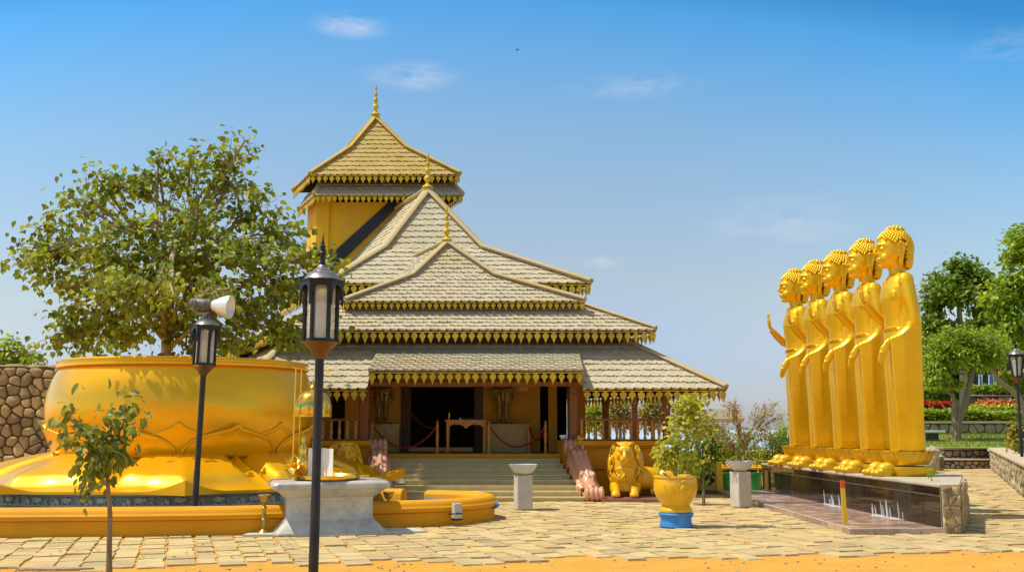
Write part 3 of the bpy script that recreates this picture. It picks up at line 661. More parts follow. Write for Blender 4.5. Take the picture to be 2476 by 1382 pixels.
def pool():
    T = thing('pool_wall', 'low orange plaster wall with rolled lip around the lotus pool', 'pool wall', (-4, 16.5, 0))
    b = MB(); sweep(b, POOL, [(0, -.02), (0, .235), (-.02, .25), (-.30, .25), (-.30, -.02)]); b.build('wall', M['pool'], T, smooth=40)
    b = MB(); sweep(b, POOL, [(.045, .251), (.055, .27), (.055, .315), (.03, .335), (.02, .36), (.0, .40), (-.05, .425), (-.16, .435), (-.25, .42), (-.33, .39), (-.35, .36), (-.35, .251)]); b.build('lip', M['pool'], T, smooth=50)
    b = MB(); inner = [p for p in POOL]; sweep(b, POOL, [(-.352, .02), (-.352, .30), (-.37, .30), (-.37, .02)]); b.build('painted_lining', M['lining'], T, smooth=40)
    # inner stub of wall beside the opening
    st = smoothpath([(-2.05, 20.72), (-2.6, 20.9), (-3.4, 21.6)], 5); b = MB()
    sweep(b, st, [(.18, 0), (.18, .34), (.12, .42), (0, .45), (-.12, .42), (-.18, .34), (-.18, 0)]); b.build('wall', M['pool'], T, smooth=40, label='short rounded wall end behind the right petal')
    w = MB(); w.prism([(p[0]-.1, p[1]+.15 if p[1] < 19 else p[1]-.1) for p in POOL]+[(-2.6, 21), (-3, 25), (-11, 25)], 0.10, .16); w.build('water', M['water'], kind='structure', smooth=None)
    j = thing('junction_box', 'small grey electric box with cable fixed to the curved orange wall', 'electric box', (-1.02, 17.78, .03))
    b = MB(); p = W(1105, 1234, 17.76); b.box((p.x, 17.74, .26), (.145, .10, .24), .55); b.build('box', M['concrete'], j, smooth=None, bevel=.01)
    b = MB(); b.tube([(p.x-.14, 17.66, .215), (p.x+.09, 17.69, .22)], .012, 6); b.box((p.x, 17.74, .125), (.16, .10, .03), .55); b.build('strap', M['black'], j, smooth=None)
    h = thing('hose_end', 'short blue pipe end poking out at the foot of the curved wall', 'pipe', (-.3, 19.0, .03)); b = MB()
    p = W(1196, 1224, 18.9); b.tube([p+Vector((-.15, .1, -.03)), p+Vector((.0, 0, 0)), p+Vector((.06, -.02, .05))], [.035, .035, .04], 8); b.build('pipe', M['blue_pot'], h)
pool()

# ------------------------------------------------------------------ marble altar and what stands on it
AL = Vector((W(785, 1285, 16.55).x, 16.75, .03)); ARZ = R(16)
def altar():
    T = lthing('marble_altar', 'grey veined marble altar with flared foot and thick moulded top', 'altar', AL, ARZ)
    def ringb(w, d, z, ch=.06): return [(x, y, z) for x, y in ((-w+ch, -d), (w-ch, -d), (w, -d+ch), (w, d-ch), (w-ch, d), (-w+ch, d), (-w, d-ch), (-w, -d+ch))]
    b = MB(); b.rings([ringb(w, d, z) for w, d, z in ((.82, .58, 0), (.82, .58, .03), (.80, .56, .05), (.72, .48, .14), (.68, .44, .18), (.66, .42, .20))]); b.build('foot', M['marble'], T, smooth=30)
    b = MB(); b.rings([ringb(w, d, z) for w, d, z in ((.655, .415, .20), (.645, .405, .23), (.645, .405, .50), (.66, .42, .53))]); b.build('pedestal', M['marble'], T, smooth=30)
    b = MB(); b.rings([ringb(w, d, z) for w, d, z in ((.66, .42, .53), (.69, .45, .55), (.73, .49, .585), (.80, .56, .64), (.81, .57, .655))]); b.build('cornice', M['marble'], T, smooth=30)
    b = MB(); b.rings([ringb(w, d, z) for w, d, z in ((.845, .605, .656), (.865, .625, .675), (.87, .63, .72), (.855, .615, .755), (.82, .58, .775), (.6, .4, .78))]); b.build('top_slab', M['marble'], T, smooth=40)
    s = thing('stone_slab', 'thin pale flagstone under the marble altar and brass stand', 'slab', (AL.x, AL.y, .03)); b = MB()
    b.prism([(AL.x-1.1, AL.y-.75), (AL.x+.2, AL.y-.66), (AL.x+1.55, AL.y-.18), (AL.x+1.3, AL.y+.3), (AL.x-1, AL.y+.5)], .0, .052); b.build('slab', M['concrete'], s, smooth=None)
    zt = AL.z+.78; loc = lambda x, y: AL+Matrix.Rotation(ARZ, 3, 'Z')@Vector((x, y, .78))
    # tray
    t = tag(MB().lathe([(.46, 0), (.50, .02), (.52, .07), (.50, .075), (.46, .03), (.02, .03)], loc(-.03, -.12), 40).build('offering_tray', M['brass']), 'wide round gilt tray covering the marble altar top', 'tray')
    # canopy on a rod frame
    def pt(px, py, Y=16.5): return W(px, py, Y)
    cz = pt(752, 1002); D = thing('gilt_canopy', 'gilt dome canopy with a finial held on a thin rod frame', 'canopy', loc(-.2, -.2)); b = MB()
    dc = Vector((pt(752, 1000).x, 16.62, pt(752, 1002).z))
    b.lathe([(.275, 0), (.285, .03), (.285, .12), (.27, .20), (.235, .28), (.18, .335), (.11, .37), (.05, .385), (.045, .40), (.06, .42), (.03, .45), (.015, .50), (.003, .56)], dc, 40); b.build('dome', M['brass'], D, smooth=45)
    b = MB(); b.lathe([(.27, -.03), (.295, -.03), (.295, .005), (.27, .005)], dc, 40); b.build('rim', M['brass'], D, smooth=40)
    b = MB()
    for i in range(12):
        a = 2*math.pi*i/12; b.tube([dc+Vector((.286*math.cos(a), .286*math.sin(a), .01)), dc+Vector((.289*math.cos(a), .289*math.sin(a), .12)), dc+Vector((.24*math.cos(a), .24*math.sin(a), .28)), dc+Vector((.11*math.cos(a), .11*math.sin(a), .375))], .006, 5)
    b.build('rib', M['brass_dark'], D); D['rods'] = 1; del D['rods']
    for (xa, xb, dy) in ((712, 716, 0), (712, 742, .45)):
        lo = pt(xa, 1140); lo.y += dy; lo = Vector((lo.x, 16.35+dy, zt+.02)); hi = pt(xb, 890); b = MB(); b.tube([lo, Vector((lo.x+.012, lo.y, hi.z-.02*dy))], .011, 6); b.build('rod', M['yellow'], D)
    b = MB(); hi = pt(716, 889); b.tube([(hi.x-.02, 16.35, hi.z), (hi.x+.16, 16.8, hi.z-.02), (hi.x+.5, 16.8, hi.z-.03)], .010, 6); b.tube([(pt(712, 1005).x, 16.35, dc.z-.01), (dc.x-.24, 16.5, dc.z-.01)], .01, 6); b.build('rod', M['yellow'], D)
    # ewer
    e = loc(-.34, -.3); e = Vector((pt(735, 1100).x, 16.45, zt+.03)); b = MB()
    E_ = thing('brass_ewer', 'brass ewer with curled spout beside white box on the altar', 'ewer', e)
    b.lathe([(.09, 0), (.10, .02), (.06, .05), (.085, .12), (.10, .20), (.08, .29), (.045, .35), (.06, .41), (.05, .47), (.02, .52), (.035, .57), (.012, .64), (.002, .68)], e, 24); b.build('body', M['brass'], E_, smooth=50)
    b = MB(); b.tube([e+Vector((-.07, 0, .14)), e+Vector((-.17, 0, .17)), e+Vector((-.19, 0, .28)), e+Vector((-.12, 0, .34)), e+Vector((-.09, 0, .29))], [.035, .035, .03, .025, .015], 8); b.build('spout', M['brass'], E_)
    b = MB(); d = Vector((pt(722, 1120).x, 16.3, zt+.03)); b.lathe([(.05, 0), (.06, .02), (.03, .05), (.09, .10), (.14, .15), (.135, .155), (.07, .11), (.01, .10)], d, 24)
    for i in range(9):
        a = i*.7; b.tube([d+Vector((0, 0, .1)), d+Vector((.08*math.cos(a), .06*math.sin(a), .2)), d+Vector((.16*math.cos(a), .12*math.sin(a), .26+.02*(i % 3)))], [.03, .028, .004], 6)
    tag(b.build('offering_dish', M['brass'], smooth=50), 'brass dish heaped with gilt flower shapes, left of the ewer', 'dish')
    # white box / folded board
    x0, x1 = pt(748, 1100).x, pt(810, 1100).x; zb, ztop = zt+.03, pt(780, 1082).z
    B_ = thing('white_board', 'white folded board standing on the altar behind the near lamp post', 'board', ((x0+x1)/2, 16.45, zt+.02))
    b = MB(); xm = x0+(x1-x0)*.52; b.extr([(0, 0), (1, 0), (1, 1), (0, 1)], (x0, 16.40, zb), (xm-x0, .06, 0), (0, 0, ztop-zb), (0, .03, 0)); b.build('left_leaf' if 0 else 'panel', M['white'], B_, smooth=None)
    b = MB(); b.extr([(0, 0), (1, -.02), (1, .97), (0, 1)], (xm+.004, 16.46, zb), (x1-xm, -.16, 0), (0, 0, ztop-zb), (0, .03, 0)); b.build('panel', M['white'], B_, smooth=None)
altar()
def candle(px, py, top, lab):
    g = G(px, py, .03); h = W(px, top, g.y).z-.03; b = MB(); T = thing('brass_stand', lab, 'candle stand', g, 0, 'brass stands beside the altar')
    s = h/.62; b.lathe([(.085, 0), (.09, .02), (.07, .05), (.04, .07), (.03, .10), (.032, .22), (.045, .235), (.032, .25), (.028, .36), (.03, .40), (.045, .42), (.028, .44), (.026, .50)], g, 20); b.v = [Vector((v.x, v.y, g.z+(v.z-g.z)*s)) for v in b.v]; b.build('stem', M['brass_dark'], T, smooth=50)
    b = MB(); b.lathe([(.03, .49), (.06, .52), (.075, .56), (.085, .60), (.10, .615), (.095, .625), (.06, .60), (.01, .58)], g, 20); b.v = [Vector((v.x, v.y, g.z+(v.z-g.z)*s)) for v in b.v]; b.build('cup', M['brass_dark'], T, smooth=50)
candle(637, 1290, 1195, 'brass candle stand at the left end of the marble altar')
candle(938, 1273, 1188, 'brass candle stand at the right end of the marble altar')

# ------------------------------------------------------------------ lamp posts
def lamp(loc, lab, tilt, H, fin, base=True, k=1.0, taper=False):
    T = lthing('street_lamp', lab, 'lamp', loc, 0, 'hexagonal garden lamps'); T.rotation_euler = (0, tilt, R(8))
    b = MB(); b.lathe([(.048*k, 0), (.048*k, .9), (.044*k, .91), (.044*k, H)], (0, 0, 0), 16); 
    pole = b.build('pole', M['pole'], T, smooth=40)
    if base: b = MB(); b.box((0, 0, .012), (.26, .26, .024)); b.box((-.16, -.05, .045), (.14, .1, .09)); b.build('base_plate', M['iron'], T, smooth=None)
    b = MB(); b.lathe([(.05, H-.02), (.055, H), (.10, H+.06), (.165, H+.125), (.19, H+.135), (.19, H+.145), (.155, H+.146), (.02, H+.14)], (0, 0, 0), 24); b.build('bowl', M['rust'], T, smooth=40)
    z0, z1 = H+.148, H+.70; r0 = .158; rt = r0 if not taper else .2
    hexp = lambda r, i: Vector((r*math.cos(math.pi/3*i), r*math.sin(math.pi/3*i), 0))
    b = MB()
    for i in range(6):
        b.tube([hexp(r0 if not taper else .12, i)+Vector((0, 0, z0)), hexp(rt, i)+Vector((0, 0, z1+.05))], .024, 6)
    b.lathe([(.165, z0), (.165, z0+.03), (.13, z0+.03), (.13, z0)], (0, 0, 0), 6); b.build('cage', M['iron'], T, smooth=None)
    b = MB()
    for i in range(6):
        A, B_ = hexp(.142 if not taper else .11, i), hexp(.142 if not taper else .11, i+1); C, D = hexp(.142 if not taper else .185, i), hexp(.142 if not taper else .185, i+1); up0, up1 = Vector((0, 0, z0+.03)), Vector((0, 0, z1)); b.quad(A+up0, B_+up0, D+up1, C+up1)
    b.build('glass', M['glass'], T, smooth=None)
    # cap: a hexagonal skirt cut into pointed arches, a stepped dome over it
    b = MB(); rc = .215
    for i in range(6):
        A, B_ = hexp(rc, i), hexp(rc, i+1); u = (B_-A); n_ = Vector((0, 0, 1)).cross(u).normalized()
        arch = [(1, 0), (1, -.25), (.95, -.235), (.9, -.14), (.82, -.085), (.65, -.055), (.5, -.045), (.35, -.055), (.18, -.085), (.1, -.14), (.05, -.235), (0, -.25), (0, 0)]
        b.extr(arch, A+Vector((0, 0, z1+.05)), u, Vector((0, 0, 1)), n_*.014)
    b.lathe([(rc+.008, z1+.045), (rc+.012, z1+.06), (rc-.02, z1+.066), (.02, z1+.062)], (0, 0, 0), 6)
    cap = b.build('cap', M['iron'], T, smooth=None)
    b = MB(); b.lathe([(rc-.03, z1+.064), (.15, z1+.11), (.145, z1+.13), (.09, z1+.15), (.085, z1+.165), (.05, z1+.185), (.045, z1+.20), (.03, z1+.215)], (0, 0, 0), 24); b.build('crown', M['steel'], cap, smooth=30)
    if fin:
        b = MB(); b.lathe([(.03, z1+.21), (.035, z1+.23), (.025, z1+.25), (.028, z1+.32), (.04, z1+.335), (.028, z1+.35), (.024, z1+.39), (.04, z1+.40), (.018, z1+.41), (.012, z1+.45), (.002, z1+.53)], (0, 0, 0), 16); b.build('finial', M['iron'], cap, smooth=40)
    b = MB(); b.lathe([(.03, z0+.02), (.035, z0+.06), (.035, z0+.09)], (0, 0, 0), 12); b.lathe([(.03, z0+.09), (.05, z0+.15), (.048, z0+.38), (.02, z0+.42), (.002, z0+.425)], (0, 0, 0), 16); b.build('bulb', M['bulb' if fin else 'bulb_yellow'], T, smooth=60)
    return T, z1
g = G(758, 1449); Y1 = 10.6; H1 = W(770, 862, Y1).z
lamp((W(756, 1440, Y1).x, Y1, 0), 'near black lamp post with spiked finial standing before the marble altar', R(.35), H1, True)
g = G(467, 1289); H2 = W(487, 905, g.y).z-.03
T2, zc = lamp((g.x, g.y, .03), 'leaning black lamp post with floodlight on its cap before the lotus pool', R(1.5), H2, False)
def floodlight():
    tp = W(493, 768, g.y); T = thing('floodlight', 'dark floodlight with bright bell reflector on top of the leaning lamp', 'floodlight', tp); Y = g.y
    a, c_ = W(463, 733, Y), W(517, 737, Y); ax = (W(566, 744, Y)-a).normalized()+Vector((0, -.12, 0)); ax.normalize(); L = (c_-a).length
    q = ax.to_track_quat('Z', 'Y').to_matrix()
    def ax_lathe(prof, n=28):
        m = MB(); m.lathe(prof, (0, 0, 0), n); m.v = [a+q@v for v in m.v]; return m
    b = ax_lathe([(.02, -.02), (.07, -.015), (.085, .01), (.092, .04), (.098, .045), (.098, .055), (.092, .06), (.088, .2), (.094, .21), (.094, .23), (.10, .24), (.085, .32), (.06, .34)]); b.build('housing', M['flood'], T, smooth=40)
    b = ax_lathe([(.06, .33), (.085, .36), (.11, .42), (.145, .49), (.17, .56), (.185, .64), (.18, .64), (.155, .55), (.09, .42), (.02, .36)], 40); b.build('reflector', M['alu'], T, smooth=60)
    b = MB(); b.tube([tp+Vector((0, 0, -.02)), tp+Vector((.0, 0, .06))], .03, 8); b.tube([tp+Vector((-.12, -.05, .1)), tp+Vector((-.05, -.06, .06)), tp+Vector((.1, -.06, .07))], .015, 6); b.tube([a+Vector((.09, -.10, .05)), a+Vector((.05, -.10, -.1)), tp+Vector((-.08, -.06, .05))], .009, 6); b.build('bracket', M['steel'], T)
    b = MB(); b.ell(tp+Vector((.13, -.05, .075)), (.05, .045, .045)); b.ell(tp+Vector((.165, -.06, .02)), (.06, .05, .035)); b.build('knob', M['rust'], T)
floodlight()

# ------------------------------------------------------------------ things before and in the porch
def stanchions():
    posts = {}
    labs = {900: ('leftmost wooden rope post, beside the left carved stair wall', 26.15), 1057: ('wooden rope post left of the offering table', 26.1), 1182: ('wooden rope post right of the offering table', 26.1), 1278: ('darker wooden rope post set back in the porch', 26.75), 1319: ('wooden rope post near the right carved stair wall', 26.15)}
    for px, (lab, Y) in labs.items():
        x = W(px, 1092, Y).x; h = .80; T = thing('rope_post', lab, 'rope post', (x, Y, FLZ), 0, 'turned wooden rope posts in the porch'); b = MB()
        b.lathe([(.05, 0), (.05, .03), (.035, .05), (.03, .2), (.036, .26), (.042, .36), (.042, .46), (.03, .50), (.028, .54), (.036, .60), (.036, .68), (.025, .70)], (x, Y, FLZ), 14); b.build('shaft', M['timber_light'], T, smooth=50)
        b = MB(); b.lathe([(.025, .70), (.035, .73), (.03, .77), (.012, .80), (.002, .82)], (x, Y, FLZ), 12); b.build('knob', M['bronze'], T, smooth=50); posts[px] = Vector((x, Y, FLZ+.66))
    def rope(a, b_, sag, lab):
        pts = [a.lerp(b_, t/16)-Vector((0, 0, sag*4*(t/16)*(1-t/16))) for t in range(17)]; m = MB(); m.tube(pts, .022, 8); tag(m.build('rope', M['red_rope']), lab, 'rope', 'dark red barrier ropes')
    rope(posts[900], posts[1057], .52, 'long sagging red rope left of the offering table')
    rope(posts[1182], posts[1319], .50, 'long sagging red rope right of the offering table')
    rope(posts[1278], posts[1319]+Vector((0, .03, 0)), .35, 'short red rope between two posts by the right column')
    rope(W(993, 998, 27.4), posts[1057]+Vector((0, .05, -.05)), .12, 'thin red rope running back into the dark doorway')
stanchions()
def table():
    Y = 26.2; xa, xb = W(1076, 1015, Y).x, W(1177, 1015, Y).x; zt = W(1100, 1014, Y).z; T = thing('offering_table', 'carved orange wooden offering table before the dark doorway', 'table', ((xa+xb)/2, Y+.25, FLZ))
    b = MB(); b.bbox(xa, xb, Y, Y+.5, zt-.035, zt); b.build('table_top', M['timber_light'], T, smooth=None, bevel=.008)
    b = MB(); n = 24; w = xb-xa-.12; low = [(-.5+i/n, -(.05+.11*math.exp(-((i/n-.5)/.13)**2)+.10*(abs(i/n-.5)*2)**3+.012*math.sin(i*1.7))) for i in range(n+1)]
    b.extr([(p[0]*w, p[1]) for p in low]+[(.5*w, 0), (-.5*w, 0)], ((xa+xb)/2, Y+.04, zt-.036), (1, 0, 0), (0, 0, 1), (0, .03, 0))
    b.ell(((xa+xb)/2, Y+.04, zt-.11), (.10, .02, .06)); b.ell(((xa+xb)/2-.22, Y+.04, zt-.09), (.08, .018, .03)); b.ell(((xa+xb)/2+.22, Y+.04, zt-.09), (.08, .018, .03)); b.build('apron', M['timber_light'], T, smooth=40)
    for x in (xa+.06, xb-.06):
        for y in (Y+.05, Y+.45):
            b = MB(); h = zt-.036-FLZ; b.lathe([(.022, 0), (.03, .03*h), (.022, .1*h), (.028, .4*h), (.036, .5*h), (.026, .55*h), (.036, .62*h), (.036, h)], (x, y, FLZ), 12); b.build('leg', M['timber_light'], T, smooth=50)
    x = W(1085, 1000, Y).x; b = MB(); b.lathe([(.028, 0), (.028, .01), (.012, .02), (.016, .08), (.02, .15), (.028, .17), (.022, .18)], (x, Y+.2, zt), 12); tag(b.build('candlestick', M['brass']), 'slim pale candlestick on the left end of the table', 'candlestick')
    x = W(1112, 1010, Y).x; b = MB(); b.lathe([(.02, 0), (.03, .015), (.035, .03), (.02, .04), (.008, .05)], (x, Y+.2, zt), 12); tag(b.build('small_bowl', M['white']), 'tiny pale cup in the middle of the table', 'cup')
    x = W(1130, 1010, Y).x; b = MB(); b.lathe([(.12, 0), (.16, .03), (.165, .04), (.12, .02), (.01, .015)], (x, Y+.3, zt), 20); tag(b.build('plate', M['bronze']), 'dark plate on the right half of the table', 'plate')
table()
def porch_bits():
    Y = 27.58; a, b_ = W(1250, 943, Y), W(1276, 927, Y); T = thing('notice_sign', 'small white notice fixed to the porch wall beside a guardian figure', 'sign', ((a.x+b_.x)/2, Y, a.z)); b = MB(); b.bbox(a.x, b_.x, Y-.02, Y, a.z, b_.z); b.build('board', M['white'], T, smooth=None)
    b = MB(); w = b_.x-a.x; h = b_.z-a.z; b.bbox(a.x+.02, b_.x-.02, Y-.024, Y-.021, a.z+.02, b_.z-.02); p = b.build('plate', M['ochre_dark'], T, smooth=None)
    b = MB(); rng = random.Random(2)
    for row, (z, x0, x1) in enumerate(((.66, .12, .88), (.50, .2, .8), (.27, .3, .7))):
        x = x0
        while x < x1: ww = rng.uniform(.03, .08); b.bbox(a.x+w*x, a.x+w*min(x+ww, x1), Y-.028, Y-.0245, a.z+h*z, a.z+h*(z+.11)); x += ww+.025
    b.build('lettering', M['white'], T, smooth=None)
    p = W(1362, 1062, 25.6); b = MB(); b.lathe([(.04, -.02), (.06, 0), (.085, .05), (.09, .09), (.08, .09), (.05, .03), (.005, .02)], (p.x, 25.6, 1.33), 20); tag(b.build('offering_bowl', M['white']), 'small white bowl on the wall head beside the right stair', 'bowl')
    p = W(1404, 1060, 25.2); b = MB(); b.ell((p.x, 25.25, 1.33), (.09, .06, .05)); b.ell((p.x-.04, 25.25, 1.38), (.04, .04, .04)); b.ell((p.x+.06, 25.25, 1.35), (.05, .03, .03)); tag(b.build('lion_cub', M['yellow_pot']), 'small yellow ornament sitting on the orange parapet end', 'ornament')
    p = W(969, 1165, 24.4); b = MB(); b.lathe([(.10, -.02), (.11, .02), (.07, .03), (.09, .06), (.06, .10), (.07, .12), (.04, .15), (.045, .18), (.02, .21), (.003, .27)], (p.x, 24.4, p.z), 16); tag(b.build('step_lamp', M['bulb']), 'small pale stupa shaped lamp on the left of the steps', 'ornament')
porch_bits()

def balustrade(x0, sgn, lab):   # carved stair wall: a sloping orange wall carrying a scrolled makara in pink stone
    T = thing('carved_balustrade', lab, 'stair balustrade', (x0, 24.8, 0), 0, 'carved walls beside the stairs')
    b = MB(); w = .34; X = lambda y: x0-.20*(y-23.6)
    prof = [(26.2, 0), (26.2, 1.29), (25.55, 1.29), (25.2, 1.10), (24.6, .60), (23.9, .12), (23.85, 0)]
    a = [(X(y)-w/2, y, z) for y, z in prof]; c = [(X(y)+w/2, y, z) for y, z in prof]; n = len(prof)
    b.add(a+c, [tuple(range(n-1, -1, -1)), tuple(range(n, 2*n))]+[(i, (i+1) % n, n+(i+1) % n, n+i) for i in range(n)]); b.build('wall', M['orange'], T, smooth=None)
    b = MB(); b.extr([(25.5, 1.293), (26.2, 1.293), (26.2, 1.34), (25.5, 1.34)], (X(25.6)-.2, 0, 0), (0, 1, 0), (0, 0, 1), (.40, 0, 0)); b.build('cap_stone', M['maroon'], T, smooth=None)
    o = MB()
    def at(y, z, dx=0): return Vector((X(y)+dx, y, z))
    for dx in (-.135, -.045, .045, .135):   # lobed rolls
        o.ell(at(25.36, 1.15, dx*1.25), (.075, .18, .20)); o.ell(at(23.62, .17, dx*1.15), (.07, .19, .17))
    o.tube([at(25.25, 1.05), at(25.0, .98), at(24.7, .80), at(24.3, .52), at(23.95, .32), at(23.75, .25)], [.10, .15, .19, .18, .15, .13], 16, flat=.85)
    for dx in (-.17, .17): o.tube([at(25.2, 1.02, dx*.7), at(24.9, .86, dx*1.1), at(24.4, .50, dx*1.15), at(24.0, .24, dx)], [.05, .075, .07, .05], 10)
    for dx in (-.10, 0, .10): o.tube([at(25.08, 1.12+.03*(dx == 0), dx*1.3), at(24.75, .99+.04*(dx == 0), dx*1.1), at(24.35, .70+.04*(dx == 0), dx), at(23.98, .46, dx*.8)], [.03, .062, .058, .02], 8)
    for y, z in ((25.05, 1.17), (24.8, 1.05), (24.15, .58)): 
        for dx in (-.13, .13): o.ell(at(y, z-.02, dx), (.055, .085, .07))
    for y, z in ((24.9, .78), (24.65, .6), (24.4, .42), (24.15, .27)):
        for dx in (-.22, .22): o.ell(at(y, z, dx), (.055, .10, .11))
    o.ell(at(24.05, .50), (.08, .07, .07)); organic(o, 'carving', M['pink'], T, .016, 2, .4)
balustrade(1.78, 1, 'pink carved scroll balustrade on the right side of the stairs')
balustrade(-2.78, -1, 'pink carved scroll balustrade on the left of the stairs, behind the golden petal')

# ------------------------------------------------------------------ bowls on posts, planter
def pedestal(px, py, top, lab, rz):
    g = G(px, py, .03); h = W(px, top, g.y).z-.03; T = lthing('pedestal_bowl', lab, 'bowl on post', g, rz, 'shallow bowls on concrete posts'); b = MB()
    ph = h-.20; b.box((0, 0, ph/2), (.31, .31, ph), 0, .97); b.build('post', M['concrete'], T, smooth=None, bevel=.012)
    b = MB(); b.lathe([(.09, ph), (.12, ph+.015), (.19, ph+.06), (.245, ph+.13), (.275, ph+.195), (.278, ph+.205), (.262, ph+.205), (.23, ph+.14), (.15, ph+.07), (.01, ph+.05)], (0, 0, 0), 40); b.build('bowl', M['bowl'], T, smooth=50)
    return g, h
pedestal(1265, 1230, 1122, 'shallow grey bowl on a square post in front of the stairs', R(14))
BG, BH = pedestal(1792, 1224, 1114, 'shallow grey bowl on a square post beside the fountain platform', R(24))
PG = G(1635, 1271, .03)
def planter():
    T = thing('planter', 'yellow glazed pot with relief on a blue ringed foot', 'planter', PG); u = PG.y/2600; z = lambda py: (1272-py)*u*1.0
    b = MB(); b.lathe([(.265, 0), (.265, .02), (.25, .06), (.245, .12), (.255, .15), (.255, .16), (.275, .175), (.285, .195), (.275, .215), (.25, .22)], PG, 48); b.build('foot', M['blue_pot'], T, smooth=35)
    b = MB(); b.lathe([(.24, .221), (.258, .23), (.262, .26), (.25, .285), (.23, .30), (.235, .32), (.22, .335), (.23, .36), (.28, .42), (.325, .50), (.348, .58), (.350, .66), (.342, .74), (.335, .77)], PG, 64); pt = b.build('pot', M['yellow_pot'], T, smooth=40)
    b = MB(); b.lathe([(.335, .765), (.352, .775), (.352, .79), (.34, .797), (.31, .79), (.30, .7), (.01, .68)], PG, 64); b.build('rim', M['yellow_pot'], T, smooth=40)
    b = MB()   # leaf scroll relief
    def on(a, zz, d=.004): 
        rr = .23+.12*min(1, max(0, (zz-.34)/.28))**.6+d; return PG+Vector((rr*math.cos(a), rr*math.sin(a), zz))
    b.tube([on(R(-70)+.40*(1-t/12)*math.cos(t*.66), .575+.115*(1-t/14)*math.sin(t*.66)) for t in range(12)], [.016]*10+[.02, .026], 6)
    for p_ in (((-100, .70), (-92, .62), (-97, .54)), ((-112, .66), (-104, .60), (-100, .50)), ((-84, .715), (-78, .73), (-68, .735)), ((-50, .66), (-42, .58), (-50, .50), (-62, .45)), ((-125, .60), (-118, .52), (-108, .45)), ((-135, .70), (-128, .66), (-124, .60)), ((-30, .70), (-25, .60), (-32, .50))):
        b.tube([on(R(a_), z_) for a_, z_ in p_], [.006]+[.018]*(len(p_)-2)+[.006], 6)
    b.build('relief', M['yellow_pot'], pt, smooth=60)
    b = MB(); b.lathe([(.30, .70), (.2, .72), (.01, .73)], PG, 24); b.build('soil', M['mortar'], T)
planter()

